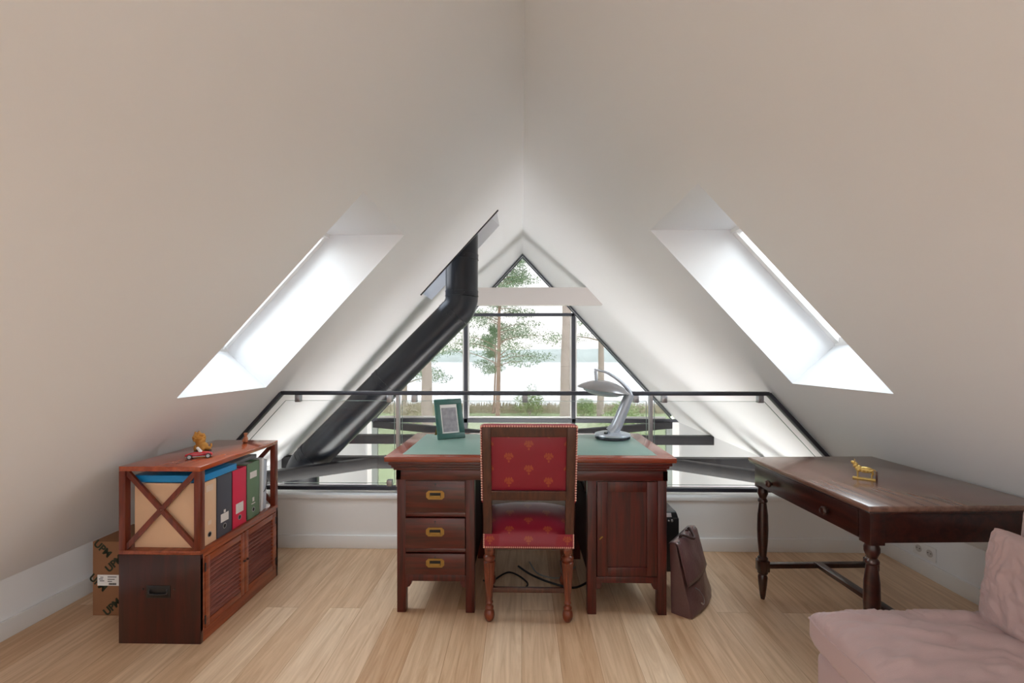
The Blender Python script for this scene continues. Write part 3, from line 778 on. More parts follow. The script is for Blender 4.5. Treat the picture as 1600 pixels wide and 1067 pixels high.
# lever-arch files (spines face +x)
def lever_file(y0, y1, col, zt_, labels, label, ringz=.045, inset=0):
    m = plain('file_board', col, .6, var=.04, vscale=20)
    t = thing('lever_arch_file', label, 'file', (KX1-.02, (y0+y1)/2, KM), group='lever arch files on the open shelf')
    xs0, xs1 = KX0+.045, KX1-.014-inset
    bm = B(); th_ = .003
    box(bm, xs1-.004, xs1, y0+.0015, y1-.0015, KM+.001, zt_, .001)
    box(bm, xs0, xs1, y0+.0015, y0+.0015+th_, KM+.001, zt_, .001); box(bm, xs0, xs1, y1-.0015-th_, y1-.0015, KM+.001, zt_, .001)
    obj('cover', bm, m, t)
    bm = B(); box(bm, xs0+.006, xs1-.02, y0+.008, y1-.008, KM+.004, zt_-.012); obj('papers', bm, M_paper, t)
    yc = (y0+y1)/2; zh = KM+ringz
    bm = B(); lathe(bm, [(.0135, 0), (.0135, .0015), (.010, .002), (.0095, .0005)], (xs1-.0005, yc, zh), 20, (1, 0, 0)); rg = obj('finger_ring', bm, M_chrome, t)
    bm = B(); cyl(bm, (xs1-.001, yc, zh), (xs1+.0006, yc, zh), .0095, seg=18); obj('finger_hole', bm, M_dark, rg)
    for (dy, dz, w, h, c) in labels:
        bm = B(); box(bm, xs1-.0002, xs1+.0008, yc+dy-w/2, yc+dy+w/2, KM+dz-h/2, KM+dz+h/2); obj('spine_label', bm, c, t)
M_lab = plain('white_label', srgb(225, 222, 222), .6, var=.1, vscale=90)
M_labp = plain('faded_label', srgb(226, 200, 180), .6, var=.05, vscale=90)
lever_file(2.052, 2.150, srgb(226, 188, 154), .716, [(0, .262, .05, .03, M_labp), (0, .10, .025, .02, M_labp)], 'tan lever arch file at the near end, under the blue folder')
lever_file(2.151, 2.267, srgb(74, 76, 88), .718, [(0, .088, .058, .040, M_lab), (0, .118, .014, .014, M_lab)], 'dark grey lever arch file between the tan and the red ones')
lever_file(2.268, 2.388, srgb(214, 40, 78), .716, [(0, .095, .062, .050, M_lab)], 'crimson red lever arch file')
lever_file(2.389, 2.508, srgb(104, 132, 106), .722, [(0, .235, .062, .034, M_lab), (0, .100, .016, .022, M_lab), (0, .078, .034, .005, M_lab)], 'sage green lever arch file')
# white folders leaning at the far end
for i, (y, th_, lean_, lab) in enumerate(((2.535, .022, .012, 'white card folder just behind the green file'), (2.575, .030, .010, 'pale blue-white elastic folder leaning at the far end of the shelf'))):
    t = thing('document_folder', lab, 'folder', (KX1-.03, y, KM), group='pale folders at the far end of the shelf')
    bm = B(); x0, x1 = KX0+.06, KX1-.022-.01*i
    prism(bm, [(x0, y, KM+.001), (x1, y, KM+.001), (x1, y+lean_, KM+.30-.02*i), (x0, y+lean_, KM+.30-.02*i)], (0, th_, 0), bev=.002)
    obj('folder_body', bm, plain('pale_folder', srgb(226, 230, 236) if i == 0 else srgb(196, 208, 224), .4), t)
    if i == 1:
        bm = B(); tube(bm, smooth_path([(x1+.001, y-.004, KM+.10), (x1+.006, y+.012, KM+.115), (x1+.004, y+.034, KM+.155), (x1, y+.044, KM+.15)], 5), .0018, 8); obj('elastic', bm, M_rubber, t)
# blue folder lying on the first two files, grey folder beyond
M_blue = plain('cobalt_blue_card', srgb(24, 140, 208), .35)
t = thing('blue_folder', 'bright blue elastic folder lying flat across the tan and dark grey files', 'folder', (-1.63, 2.17, .7195))
bm = B(); box(bm, KX0+.036, KX1-.010, 2.052, 2.30, .7195, .752, .004); obj('folder_body', bm, M_blue, t)
bm = B(); box(bm, KX1-.060, KX1-.054, 2.0515, 2.3005, .7192, .7525); obj('elastic_band', bm, plain('blue_elastic', srgb(16, 90, 150), .6), t)
t = obj('grey_folder', (lambda b_: (box(b_, KX0+.05, KX1-.06, 2.312, 2.56, .7235, .742, .003), b_)[1])(B()), plain('grey_card', srgb(120, 120, 124), .5))
tag(t, 'grey card folder lying flat on top of the red and green files', 'folder')

# figurines on the cabinet
def remesh(o, v=.0015):
    md = o.modifiers.new('join', 'REMESH'); md.mode = 'VOXEL'; md.voxel_size = v; md.use_smooth_shade = True
    sm = o.modifiers.new('smooth', 'SMOOTH'); sm.iterations = 2; sm.factor = .5
gf = thing('gold_figurine', 'knobbly golden lion figurine on a dark base, on the cabinet behind the toy car', 'figurine', (-1.655, 2.30, KZ))
bm = B(); lathe(bm, [(.030, 0), (.034, .004), (.034, .012), (.028, .016), (.0, .017)], (-1.655, 2.30, KZ), 24); obj('plinth', bm, M_cabdark, gf)
bm = B(); c = V(-1.662, 2.30, KZ+.014)
ell(bm, c+V(.006, 0, .018), (.026, .018, .020)); ell(bm, c+V(-.004, 0, .042), (.021, .018, .026)); ell(bm, c+V(-.012, -.002, .064), (.019, .018, .018))
ell(bm, c+V(-.028, -.004, .058), (.009, .009, .007)); ell(bm, c+V(.030, 0, .010), (.014, .010, .008))
for i in range(60):
    a_ = random.random()*6.28; b_ = random.random()*1.6-.5
    p = c+V(-.009, 0, .055)+V(math.cos(a_)*math.cos(b_)*.022, math.sin(a_)*math.cos(b_)*.019, math.sin(b_)*.024); ell(bm, p, (.0052,)*3, seg=8)
for s in (-1, 1):
    ell(bm, c+V(-.020, s*.010, .010), (.007, .006, .016)); ell(bm, c+V(-.018, s*.012, .080), (.004, .003, .006)); ell(bm, c+V(.014, s*.014, .010), (.012, .007, .012))
tube(bm, smooth_path([c+V(.03, 0, .012), c+V(.042, .004, .016), c+V(.040, .006, .030)], 4), .004, 8)
o = obj('lion', bm, plain('gilt_resin', srgb(206, 150, 72), .45, .35, var=.3, vscale=90), gf); remesh(o)
gf.scale = (1.15,)*3; gf.location.x += .02
# red toy car
tc_ = thing('toy_car', 'small red toy racing car with a white windscreen on the cabinet top', 'toy', (-1.578, 2.20, KZ), (0, 0, math.radians(28))); tc_.scale = (1.12,)*3
M_tred = plain('toy_red', srgb(196, 20, 44), .25, coat=.5)
bm = B(); prof = [(-.055, .010), (-.053, .020), (-.030, .026), (.000, .028), (.030, .026), (.046, .020), (.048, .010)]
prism(bm, [(x, -.012, z) for x, z in prof], (0, .024, 0), bev=.004); obj('car_body', bm, M_tred, tc_, world=False)
bm = B(); box(bm, -.050, .044, -.013, .013, .007, .0105, .001); obj('chassis', bm, M_chrome, tc_, world=False)
bm = B(); prism(bm, [(-.002, -.014, .027), (.008, -.014, .027), (-.006, -.014, .046), (-.012, -.014, .046)], (0, .028, 0)); obj('windscreen', bm, M_paper, tc_, world=False)
for x in (-.036, .032):
    for s in (-1, 1):
        bm = B(); cyl(bm, (x, s*.014, .010), (x, s*.021, .010), .010, seg=20); wh = obj('wheel', bm, M_blackp, tc_, world=False)
        bm = B(); cyl(bm, (x, s*.0205, .010), (x, s*.0222, .010), .0065, seg=16); obj('hubcap', bm, M_chrome, wh, world=False)
# little clay bird figure
bf = thing('clay_figurine', 'tiny terracotta squatting figurine at the far end of the cabinet top', 'figurine', (-1.60, 2.605, KZ))
bm = B(); c = V(-1.60, 2.605, KZ)
ell(bm, c+V(0, 0, .018), (.013, .012, .018)); ell(bm, c+V(.001, -.001, .042), (.009, .009, .010)); ell(bm, c+V(.001, 0, .051), (.012, .011, .004)); ell(bm, c+V(-.008, -.006, .010), (.007, .008, .010)); ell(bm, c+V(.008, -.006, .010), (.007, .008, .010))
o = obj('figure', bm, plain('terracotta', srgb(196, 128, 92), .5, var=.2, vscale=80), bf); remesh(o)
bm = B(); lathe(bm, [(.013, 0), (.014, .002), (.012, .004)], c, 16); obj('plinth', bm, M_cabdark, bf)

# cardboard box behind the cabinet
cbx = thing('cardboard_box', 'tall brown cardboard box with green lettering on the floor between cabinet and left wall', 'box', (-2.0, 2.30, 0))
bm = B(); box(bm, -2.146, -1.85, 2.232, 2.47, 0.001, .372, .003); bx_ = obj('carton', bm, M_card, cbx)
for x, z, a_ in ((-2.095, .335, -42), (-2.035, .262, 42), (-2.118, .165, -42), (-2.045, .045, 42), (-1.93, .14, -42), (-1.92, .33, -42)):
    m = Matrix.Translation(V(x, 2.2312, z)) @ Matrix.Rotation(math.radians(90), 4, 'X') @ Matrix.Rotation(math.radians(a_), 4, 'Z')
    bm = B(); text(bm, 'UPM', .050, m); obj('printed_word', bm, M_green_ink, bx_)
bm = B(); box(bm, -2.120, -1.99, 2.2304, 2.2318, .152, .206); lb = obj('shipping_label', bm, M_paper, bx_)
bm = B()
for i in range(14): box(bm, -2.062+i*.0028, -2.0608+i*.0028+.0006*(i % 3), 2.2298, 2.2303, .156, .166)
for i, (x0, x1, z) in enumerate(((-2.068, -2.022, .196), (-2.068, -2.032, .184), (-2.068, -2.045, .174), (-2.112, -2.092, .185), (-2.108, -2.085, .176), (-2.105, -2.09, .194))):
    box(bm, x0, x1, 2.2298, 2.2303, z-.0016, z+.0016)
obj('label_print', bm, M_blackp, lb)

# ------------------------------------------------------------------ side table on the right
TX0, TX1, TY0, TY1, TZ = 1.255, 1.945, 1.705, 2.535, .748
tb = thing('side_table', 'dark walnut side table with turned legs and a two-knob drawer by the right wall', 'table', (1.6, 2.12, 0), (0, 0, .04))
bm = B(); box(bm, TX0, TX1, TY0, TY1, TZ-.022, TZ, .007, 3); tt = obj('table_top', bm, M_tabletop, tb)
ax0, ax1, ay0, ay1 = TX0+.022, TX1-.022, TY0+.022, TY1-.03; zA = .604
bm = B(); box(bm, TX0+.004, TX1-.004, TY0+.004, TY1-.004, TZ-.030, TZ-.021, .003); obj('top_edge_moulding', bm, M_table, tb)
bm = B(); box(bm, ax0+.006, ax1-.006, ay0+.004, ay0+.022, zA, TZ-.028, .001); box(bm, ax0+.006, ax1-.006, ay1-.022, ay1-.004, zA, TZ-.028, .001); box(bm, ax1-.022, ax1-.004, ay0+.006, ay1-.006, zA, TZ-.028, .001)
box(bm, ax0+.004, ax0+.02, ay0+.006, ay1-.006, zA, TZ-.028); obj('apron', bm, M_table, tb)
bm = B(); box(bm, ax0-.002, ax0+.014, ay0+.06, ay1-.012, zA+.006, TZ-.036, .002); dr = obj('drawer', bm, M_table, tb)
bm = B(); box(bm, ax0+.0025, ax0+.0045, ay0+.045, ay0+.058, zA+.004, TZ-.030); obj('drawer_gap_shade', bm, M_dark, dr)  # black strip paints the shade in the gap beside the drawer
for y in (2.345, 1.945):
    bm = B(); lathe(bm, [(.008, 0), (.008, .008), (.017, .014), (.019, .022), (.014, .030), (.0, .033)], (ax0-.001, y, .652), 20, (-1, 0, 0)); obj('knob', bm, M_table, dr)
lprof = [(.010, 0), (.014, .02), (.022, .09), (.024, .12), (.018, .132), (.026, .14), (.026, .150), (.030, .155), (.030, .205), (.024, .21), (.026, .22), (.018, .23), (.020, .25), (.025, .31), (.0275, .37), (.026, .45), (.020, .50),
         (.018, .515), (.024, .522), (.024, .53), (.017, .54), (.020, .55), (.026, .565), (.026, .58), (.022, .59), (.022, .60)]
for x in (ax0+.028, ax1-.028):
    for y in (ay0+.028, ay1-.028):
        bm = B(); lathe(bm, lprof, (x, y, 0), 28); box(bm, x-.028, x+.028, y-.028, y+.028, .595, TZ-.028, .002); box(bm, x-.026, x+.026, y-.026, y+.026, .150, .210, .004); obj('leg', bm, M_table, tb)
for y in (ay0+.028, ay1-.028):
    bm = B(); bar(bm, (ax0+.04, y, .178), (ax1-.04, y, .178), .030, .024, bev=.002); obj('stretcher', bm, M_table, tb)
bm = B(); xm = (ax0+ax1)/2; bar(bm, (xm, ay0+.03, .186), (xm, ay1-.03, .186), .042, .020, bev=.002); obj('stretcher', bm, M_table, tb)
# gold ox
ox = thing('gold_animal_figurine', 'small gold horned animal figurine on the side table', 'figurine', (1.53, 2.065, TZ), (0, 0, math.radians(-36)))
bm = B(); box(bm, -.042, .042, -.012, .012, 0, .008, .002); obj('plinth', bm, M_gold, ox, world=False)
bm = B()
ell(bm, (.004, 0, .044), (.030, .012, .014)); ell(bm, (-.020, 0, .047), (.014, .012, .015)); ell(bm, (-.031, 0, .060), (.009, .008, .013), Matrix.Rotation(.5, 3, 'Y')); ell(bm, (-.038, 0, .070), (.012, .007, .008), Matrix.Rotation(.5, 3, 'Y'))
for s in (-1, 1):
    tube(bm, [(-.034, s*.005, .074), (-.034, s*.009, .081), (-.036, s*.008, .089)], [.003, .0022, .001], 8)
    ell(bm, (-.030, s*.009, .072), (.003, .005, .002))
    tube(bm, [(-.022, s*.007, .042), (-.024, s*.007, .024), (-.023, s*.007, .007)], [.006, .0035, .0035], 8)
    tube(bm, [(.024, s*.007, .044), (.031, s*.007, .030), (.026, s*.007, .020), (.027, s*.007, .007)], [.008, .005, .0032, .0035], 8)
tube(bm, smooth_path([(.033, 0, .050), (.040, 0, .040), (.039, 0, .022)], 4), .002, 8)
for k, (x, z) in enumerate(((-.008, .052), (.006, .053), (.018, .052))): tube(bm, [(x, -.011, z-.018), (x, -.009, z), (x, .009, z), (x, .011, z-.018)], .0018, 8)
o = obj('animal', bm, M_gold, ox, world=False); remesh(o, .0012)
bm = B(); box(bm, .040, .047, -.014, .014, 0, .042, .002); obj('end_block', bm, M_cabdark, ox, world=False)

# ------------------------------------------------------------------ wall socket
so = thing('wall_socket', 'white double power socket low on the right wall under the table', 'socket', (WR, 2.745, .146))
bm = B(); box(bm, WR-.008, WR-.0005, 2.67, 2.82, .106, .186, .003); obj('socket_plate', bm, M_trimw, so)
for y in (2.708, 2.782):
    bm = B(); lathe(bm, [(.021, 0), (.021, .0015), (.019, .002)], (WR-.008, y, .146), 24, (-1, 0, 0)); fc = obj('socket_insert', bm, M_beamw, so)
    bm = B()
    for s in (-1, 1): cyl(bm, (WR-.0105, y+s*.0095, .148), (WR-.0098, y+s*.0095, .148), .0032, seg=10)
    obj('socket_holes', bm, M_dark, fc)

# ------------------------------------------------------------------ briefcase leaning on the desk
A_, B_, C_ = V(.840, 2.270, .004), V(1.045, 2.540, .004), V(.742, 2.268, .315)
eu = (B_-A_).normalized(); eh = (C_-A_); eh = (eh-eu*eh.dot(eu)).normalized(); en = eu.cross(eh).normalized()
if en.x < 0: en = -en
m = Matrix((eu, en, eh)).transposed().to_4x4(); m.translation = A_
bc = thing('briefcase', 'worn dark brown leather briefcase slumped against the right side of the desk', 'bag', tuple(A_))
Lb, Hb = .330, .350
def bagbody():
    bm = B(); n = 14
    t = bmesh.new(); bmesh.ops.create_cube(t, size=1); bmesh.ops.subdivide_edges(t, edges=t.edges[:], cuts=n, use_grid_fill=True)
    for v in t.verts:
        u = v.co.x+.5; w_ = v.co.y+.5; h = v.co.z+.5
        T = .030+.068*(1-h)**1.0
        bulge = math.sin(PI*u)*math.sin(PI*min(1, h*1.1))*.010
        sag = .035*(1-h)**2*math.sin(PI*u*.9+.2)
        x = Lb*(u*(1-.10*h)+.05*h)+ (.012*(1-h)*(2*u-1))
        y = -T+w_*T + (bulge*(1 if w_ > .5 else -.5) if w_ in (0, 1) or True else 0)*(abs(2*w_-1)) 
        if w_ > .5: y += sag
        y += .004*noise.noise(V(u*7, w_*4, h*7))
        z = Hb*h*(1-.03*math.sin(PI*u)*h)
        v.co = V(x, y, z)
    bmesh.ops.bevel(t, geom=[e for e in t.edges if e.calc_face_angle(0) > .9], offset=.006, segments=2, profile=.5, affect='EDGES', clamp_overlap=True)
    merge(bm, t); return bm
def xf(bm): bmesh.ops.transform(bm, matrix=m, verts=bm.verts); return bm
o = obj('bag_body', xf(bagbody()), M_brown, bc, sharp=60)
# flap over top and front
bm = B(); n = 16; rows = []
for i in range(n+1):
    u = i/n; row = []
    for j in range(15):
        q = j/14
        if q < .15: y = -.034+(.042)*(q/.15); z = Hb+.004+.004*math.sin(PI*q/.15)
        else:
            h = 1-(q-.15)/.85*.60; z = Hb*h+.002; y = .012+.010*math.sin(PI*u)*math.sin(PI*h)+.035*(1-h)**2*math.sin(PI*u*.9+.2)+.003*noise.noise(V(u*5, 3, h*6))+.004
        wd = 1-.10*(1-(q-.15)/.85*.6 if q > .15 else 1)
        row.append(bm.verts.new((Lb*(.5+(u-.5)*(wd+.03)), y, z-(.0 if q < .9 else .0))))
    rows.append(row)
for i in range(n):
    for j in range(14): bm.faces.new((rows[i][j], rows[i+1][j], rows[i+1][j+1], rows[i][j+1]))
o = obj('flap', xf(bm), M_brown, bc, sharp=60)
sd = o.modifiers.new('thick', 'SOLIDIFY'); sd.thickness = .004; sd.offset = 1
bm = B(); tube(bm, smooth_path([(Lb*.30, -.004, Hb+.006), (Lb*.33, .012, Hb+.016), (Lb*.5, .045, Hb-.018), (Lb*.67, .012, Hb+.016), (Lb*.70, -.004, Hb+.006)], 6), .0075, 12); obj('handle', xf(bm), M_brownd, bc)
for u in (.12, .88):
    bm = B(); tube(bm, [(Lb*u+.010*math.cos(a_), .012, Hb-.004+.010*math.sin(a_)) for a_ in [k*PI/6 for k in range(13)]], .0022, 8); obj('ring', xf(bm), M_chrome, bc)
for u in (.34, .66):
    bm = B(); box(bm, Lb*u-.009, Lb*u+.009, -.012, .004, Hb+.003, Hb+.013, .002); obj('handle_mount', xf(bm), M_brownd, bc)
bm = B(); box(bm, Lb*.5-.012, Lb*.5+.012, .020, .034, Hb*.40, Hb*.47, .002); obj('clasp', xf(bm), M_brass, bc)
bm = B(); tube(bm, smooth_path([(Lb*.20, .028, Hb*.34), (Lb*.24, .042, Hb*.28), (Lb*.30, .046, Hb*.16), (Lb*.24, .046, Hb*.10), (Lb*.19, .044, Hb*.14)], 5), .004, 8, sy=.5); obj('strap_end', xf(bm), M_chrome, bc)

# black shredder-like unit behind the desk
pc = thing('black_computer_unit', 'black upright electronic unit with a silver panel standing behind the desk, above the briefcase', 'computer', (.90, 2.85, 0))
bm = B(); box(bm, .772, .950, 2.76, 3.03, .0, .325, .010); 
obj('case', bm, M_blackp, pc)
bm = B(); prism(bm, [(.776, 2.764, .322), (.946, 2.764, .322), (.936, 2.775, .358), (.782, 2.775, .358)], (0, .24, 0), bev=.004); obj('lid', bm, M_blackp, pc)
bm = B(); prism(bm, [(.86, 2.7635, .328), (.905, 2.7635, .328), (.903, 2.771, .350), (.86, 2.771, .350)], (0, .002, 0)); obj('panel', bm, M_chrome, pc)
bm = B(); ell(bm, (.905, 2.759, .308), (.008, .004, .008)); ell(bm, (.885, 2.759, .308), (.005, .004, .005)); obj('button', bm, M_chrome, pc)

# cables under the desk
for pts, rr, lab in ((((-.22, 2.62, .006), (-.12, 2.50, .02), (.0, 2.50, .02), (.03, 2.60, .008), (-.08, 2.72, .006), (-.2, 2.55, .006)), .005, 'black cable coiled on the floor under the desk, left of the chair middle'),
                     (((-.02, 2.80, .006), (.06, 2.66, .02), (.18, 2.58, .012), (.30, 2.55, .006), (.42, 2.66, .006)), .006, 'thicker black cable trailing to the right on the floor under the desk'),
                     (((.05, 2.86, .006), (.10, 2.70, .008), (.22, 2.66, .006), (.33, 2.80, .006)), .004, 'thin grey cable at the back of the kneehole floor')):
    bm = B(); tube(bm, smooth_path(pts, 10), rr, 8); tag(obj('cable', bm, M_rubber if rr != .004 else M_lframe), lab, 'cable', 'cables under the desk')

# ------------------------------------------------------------------ sofa with pillows
sf = thing('sofa', 'dusty pink linen sofa with a loose seat cushion in the lower right corner', 'sofa', (1.45, 1.0, 0))
def softbox(w, d, t, res=(40, 40), pinch=.0, ear=.0, wr=.006, seed=0, wf=(6, 6), nexp=6, edge=.012, rnd=0, fold=0, crease=0):
    """two-sided cushion, centre at origin; w along x, d along y, t total thickness along z"""
    bm = B(); nx_, ny_ = res
    def P(i, j, s):
        u = -1+2*i/nx_; v = -1+2*j/ny_
        u = math.sin(u*PI/2)*.35+u*.65; v = math.sin(v*PI/2)*.35+v*.65
        e = max(0, (1-abs(u)**nexp))*max(0, (1-abs(v)**nexp)); h = e**.42
        cx_ = (1-pinch*(1-v*v)); cy_ = (1-pinch*(1-u*u))
        er = 1+ear*(abs(u*v))**6
        x, y = u*w/2*cx_*er*(1-rnd*abs(v)**10), v*d/2*cy_*er*(1-rnd*.7*abs(u)**10)
        z = s*(edge/2+(t-edge)/2*h)
        q = V(u*wf[0]+seed, v*wf[1], s*3.1)
        amp = wr*(.35+.65*(1-h)+.5*max(abs(u), abs(v))**2)
        z += amp*noise.noise(q)*min(1, h*1.6)*s*1.6 + wr*.7*noise.noise(q*2.3)*min(1, h*2)
        if s > 0 and fold:
            z += fold*noise.noise(V(u*1.3+seed, v*15+2.2*noise.noise(V(u*2.5, v*3, seed)), 1.7))*min(1, h*1.2)
            z += fold*.7*noise.noise(V(u*3+seed+v*4, v*9-u*7, 5.1))*min(1, h)
        if crease:
            ru = max(0, 1-(1-abs(u))*w/2/.11)*max(0, min(1, (1-abs(u))*w/2/.012))
            rv = max(0, 1-(1-abs(v))*d/2/.11)*max(0, min(1, (1-abs(v))*d/2/.012))
            z += s*crease*(ru*(.3-abs(noise.noise(V(v*d*26, u*2, seed))))+rv*(.3-abs(noise.noise(V(u*w*26, v*2, seed+9)))))
        return V(x, y, z)
    top = [[bm.verts.new(P(i, j, 1)) for j in range(ny_+1)] for i in range(nx_+1)]
    bot = [[bm.verts.new(P(i, j, -1)) for j in range(ny_+1)] for i in range(nx_+1)]
    for i in range(nx_):
        for j in range(ny_):
            bm.faces.new((top[i][j], top[i+1][j], top[i+1][j+1], top[i][j+1])); bm.faces.new((bot[i][j+1], bot[i+1][j+1], bot[i+1][j], bot[i][j]))
    ring = [(i, 0) for i in range(nx_)]+[(nx_, j) for j in range(ny_)]+[(i, ny_) for i in range(nx_, 0, -1)]+[(0, j) for j in range(ny_, 0, -1)]
    for k in range(len(ring)):
        a_, b_ = ring[k], ring[(k+1) % len(ring)]
        bm.faces.new((bot[a_[0]][a_[1]], bot[b_[0]][b_[1]], top[b_[0]][b_[1]], top[a_[0]][a_[1]]))
    return bm, [top[i][j].co.copy() for i, j in ring]
SY1 = 1.552; SX0 = .940
bm = B(); box(bm, SX0+.03, 1.90, -.6, SY1-.02, .035, .335, .03, 4); obj('sofa_base', bm, M_linen, sf)
bm, ring = softbox(.80, 1.30, .160, (130, 200), wr=.008, seed=3, wf=(3, 9), nexp=7, edge=.055, rnd=.045, fold=.011, crease=.016)
rot = Matrix.Translation(V(SX0+.395, SY1-.655, .405))
bmesh.ops.transform(bm, matrix=rot, verts=bm.verts); cu = obj('seat_cushion', bm, M_linen, sf, sharp=None)
for f in cu.data.polygons: f.use_smooth = True
bm = B(); pth = [rot @ p for p in ring]; pth.append(pth[0]); tube(bm, pth, .004, 8); obj('piping', bm, M_linen, cu)
bm = B(); box(bm, 1.72, 1.93, -.6, SY1-.05, .30, .62, .05, 4); obj('sofa_back', bm, M_linen, sf)
for x in (1.03, 1.84):
    bm = B(); cyl(bm, (x, SY1-.08, 0), (x, SY1-.08, .04), .02, .025); obj('foot', bm, M_table, sf)
def pillow(loc, rx, ry, rz, w, h, t_, seed, label):
    o_ = thing('throw_pillow', label, 'pillow', loc, group='pink linen pillows on the sofa')
    bm, ring = softbox(w, h, t_, (90, 90), pinch=.05, ear=.03, wr=.005, seed=seed, wf=(2.2, 2.2), nexp=3.0, edge=.02, rnd=.07, fold=.006, crease=.008)
    mm = Matrix.Rotation(rz, 4, 'Z') @ Matrix.Rotation(ry, 4, 'Y') @ Matrix.Rotation(rx, 4, 'X')
    bmesh.ops.transform(bm, matrix=mm, verts=bm.verts); p_ = obj('pillow_cover', bm, M_linen2, o_, sharp=None, world=False)
    for f in p_.data.polygons: f.use_smooth = True
    bm = B(); pth = [mm @ p for p in ring]; pth.append(pth[0]); tube(bm, pth, .003, 8); obj('seam', bm, M_linen2, p_, world=False)
R_ = math.radians
pillow((1.487, 1.285, .606), 0, R_(-82), R_(-3), .30, .40, .15, 11, 'front pink linen throw pillow standing on the seat cushion')
pillow((1.600, 1.270, .648), 0, R_(-80), R_(3), .375, .43, .13, 23, 'second pink linen pillow standing behind the front one')

# ------------------------------------------------------------------ outside, pale colours carry the overexposed washout
M_lawn = plain('lawn', srgb(174, 184, 140), .9, var=.25, vscale=.4)
def ground():
    bm = B(); 
    quad(bm, [(-60, YG+.15, ZL-.02), (60, YG+.15, ZL-.02), (60, 33, ZL-.02), (-60, 33, ZL-.02)])
    return bm
tag(obj('lawn', ground(), M_lawn), 'green lawn running from the house down to the lake shore', 'lawn', kind='stuff')
M_lake = plain('lake_water', srgb(228, 230, 230), .25, spec=.8, bump=.3, bscale=2)  # white sky reflection put into the water's base colour
bm = B(); quad(bm, [(-300, 33, ZL-.12), (300, 33, ZL-.12), (300, 330, ZL-.12), (-300, 330, ZL-.12)]); tag(obj('lake', bm, M_lake), 'bright still lake beyond the lawn', 'lake', kind='stuff')
def leaves(bm, c, r, n, s, flat=1.0, rnd=random):
    c = Vector(c)
    for _ in range(n):
        while True:
            p = V(rnd.uniform(-1, 1), rnd.uniform(-1, 1), rnd.uniform(-1, 1))
            if p.length <= 1: break
        p = V(p.x*r[0], p.y*r[1], p.z*r[2]); q = c+p
        a_ = V(rnd.gauss(0, 1), rnd.gauss(0, 1), rnd.gauss(0, flat)).normalized(); b_ = V(rnd.gauss(0, 1), rnd.gauss(0, 1), rnd.gauss(0, flat)).normalized()
        bm.faces.new([bm.verts.new(q), bm.verts.new(q+a_*s*rnd.uniform(.7, 1.3)), bm.verts.new(q+(a_+b_)*s*.5*rnd.uniform(.6, 1.2))])
M_bark = plain('washed_out_bark', srgb(196, 178, 172), .9, var=.25, vscale=3)  # bark paled and greyed to imitate overexposed daylight
M_barkd = plain('reddish_pine_bark', srgb(190, 158, 146), .9, var=.25, vscale=4)
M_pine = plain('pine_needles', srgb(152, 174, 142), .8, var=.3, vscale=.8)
M_bush = plain('bush_leaves', srgb(158, 178, 122), .8, var=.3, vscale=1.5)
M_reed = plain('dry_reeds', srgb(206, 194, 174), .9, var=.2, vscale=2)
def px_x(px, d): return (px-815)/711*d
def tree(name, label, x, y, rt, h, pads, mat_l, mat_b, seed, bend=0, first=.35):
    rnd = random.Random(seed)
    t = thing(name, label, 'tree', (x, y, ZL-.02), group='trees on the lawn')
    z0 = ZL-.02; P = []
    for i in range(9):
        q = i/8; P.append(V(x+bend*math.sin(q*2.5)+rnd.uniform(-.03, .03), y, z0+h*q))
    bm = B(); tube(bm, P, [rt*(1-.75*i/8) for i in range(9)], 12)
    fb = B()
    for k in range(pads):
        q = first+(1-first)*(k+rnd.random()*.6)/pads; a_ = rnd.uniform(0, 6.28); L = h*.24*(1.15-q)*rnd.uniform(.6, 1.3)+.3
        s0_ = V(x+bend*math.sin(q*2.5), y, z0+h*q); e = s0_+V(math.cos(a_)*L, math.sin(a_)*L, L*rnd.uniform(-.05, .35)); mid = (s0_+e)/2+V(0, 0, .08*L)
        tube(bm, smooth_path([s0_, mid, e], 3), [rt*.22*(1-.12*i) for i in range(7)], 6)
        leaves(fb, e, (L*.5, L*.5, .32), 300, .13, 1, rnd); leaves(fb, mid, (L*.4, L*.4, .26), 130, .13, 1, rnd)
    obj('trunk', bm, mat_b, t); obj('foliage', fb, mat_l, t, sharp=None)
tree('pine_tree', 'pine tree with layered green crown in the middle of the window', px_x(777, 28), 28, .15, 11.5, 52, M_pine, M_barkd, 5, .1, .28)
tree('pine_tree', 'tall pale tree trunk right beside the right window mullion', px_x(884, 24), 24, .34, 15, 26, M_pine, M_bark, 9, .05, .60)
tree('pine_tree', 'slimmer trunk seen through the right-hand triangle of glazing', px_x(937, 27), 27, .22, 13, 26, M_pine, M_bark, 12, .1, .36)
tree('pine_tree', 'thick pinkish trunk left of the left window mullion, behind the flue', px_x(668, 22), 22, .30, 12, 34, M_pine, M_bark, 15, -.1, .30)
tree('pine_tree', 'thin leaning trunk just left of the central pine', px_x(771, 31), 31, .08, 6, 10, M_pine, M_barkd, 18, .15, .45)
tree('pine_tree', 'pine at the far left of the lawn whose crown shows beside the flue', px_x(630, 30), 30, .2, 10, 30, M_pine, M_bark, 21, .1, .2)
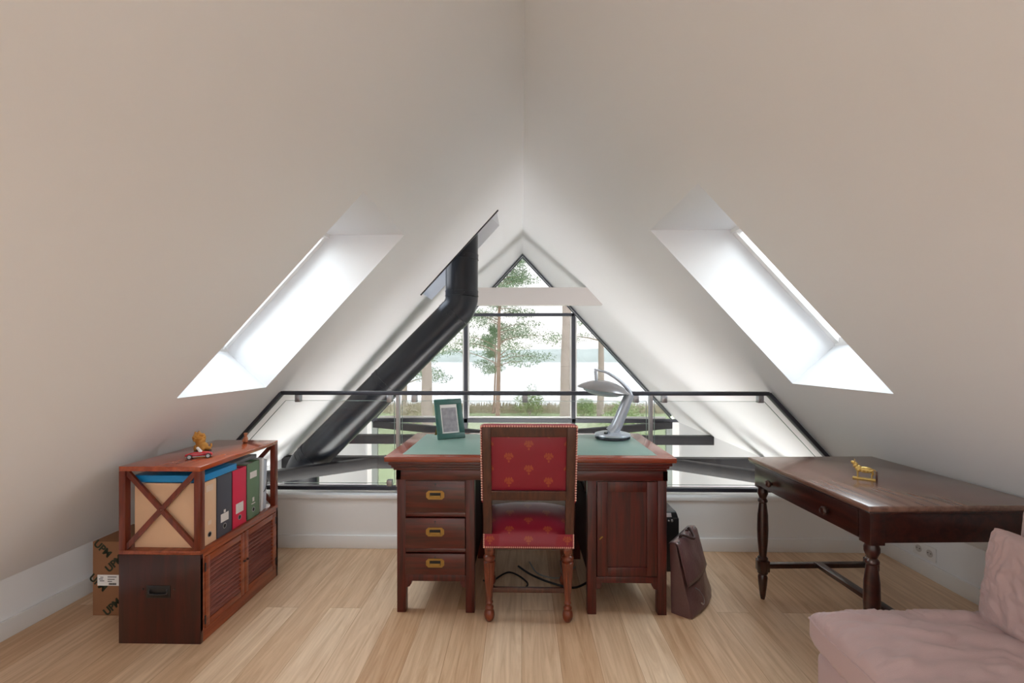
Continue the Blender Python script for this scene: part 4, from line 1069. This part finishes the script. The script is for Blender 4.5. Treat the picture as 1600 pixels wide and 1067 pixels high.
def bush(label, px, d, w, h, seed, mat_=M_bush):
    rnd = random.Random(seed); x = px_x(px, d); t = thing('shrub', label, 'shrub', (x, d, ZL-.02), group='shrubs by the shore')
    bm = B()
    for _ in range(9): leaves(bm, (x+rnd.uniform(-.3, .3)*w, d+rnd.uniform(-.3, .3)*w, ZL+h*rnd.uniform(.3, .62)), (w*.32, w*.32, h*.36), 190, .13, 1, rnd)
    obj('leaves', bm, mat_, t, sharp=None)
    bm = B()
    for _ in range(5): cyl(bm, (x, d, ZL-.02), (x+rnd.uniform(-.3, .3)*w, d+rnd.uniform(-.2, .2)*w, ZL+h*.5), .03, .01, 6)
    obj('stem', bm, M_bark, t)
bush('round green shrub standing by the shore behind the middle balustrade clamp', 828, 30, 1.9, 2.1, 31)
bush('low green shrub by the shore left of the lamp stem', 910, 29, 1.8, 1.3, 32)
bush('airy green shrub outside at the right edge of the glazing', 975, 20, 2.2, 2.2, 33)
bush('low brownish shrub at the left of the lawn behind the photo frame', 645, 26, 2.4, 1.3, 34, M_reed)
rnd = random.Random(4); bm = B()
for i in range(5200):
    x = rnd.uniform(-16, 14); y = rnd.uniform(31, 33); s = rnd.uniform(.3, .75)
    p = V(x, y, ZL-.02); bm.faces.new([bm.verts.new(p+V(-.04, 0, 0)), bm.verts.new(p+V(.04, .03, 0)), bm.verts.new(p+V(rnd.uniform(-.15, .15), 0, s))])
tag(obj('reeds', bm, M_reed, sharp=None), 'strip of dry brown reeds along the lake shore', 'reeds', kind='stuff')
bm = B(); rows = []
for i in range(81):
    x = -240+6*i; h1 = 9+4.5*noise.noise(V(x*.012, 3, 0))+1.8*noise.noise(V(x*.07, 7, 0)); h1 *= 1.0 if x > -60 else .8
    rows.append([bm.verts.new((x, 300+q*q*60, ZL-.2+h1*math.sin(q*PI/2)+.5*noise.noise(V(x*.1, q*9, 1)))) for q in [k/6 for k in range(7)]])
for i in range(80):
    for j in range(6): bm.faces.new((rows[i][j], rows[i+1][j], rows[i+1][j+1], rows[i][j+1]))
tag(obj('wooded_shore', bm, plain('distant_woods', srgb(200, 208, 202), .95, var=.2, vscale=.08)), 'hazy wooded far shore of the lake', 'hills', kind='stuff')  # distance haze put into the pale colour
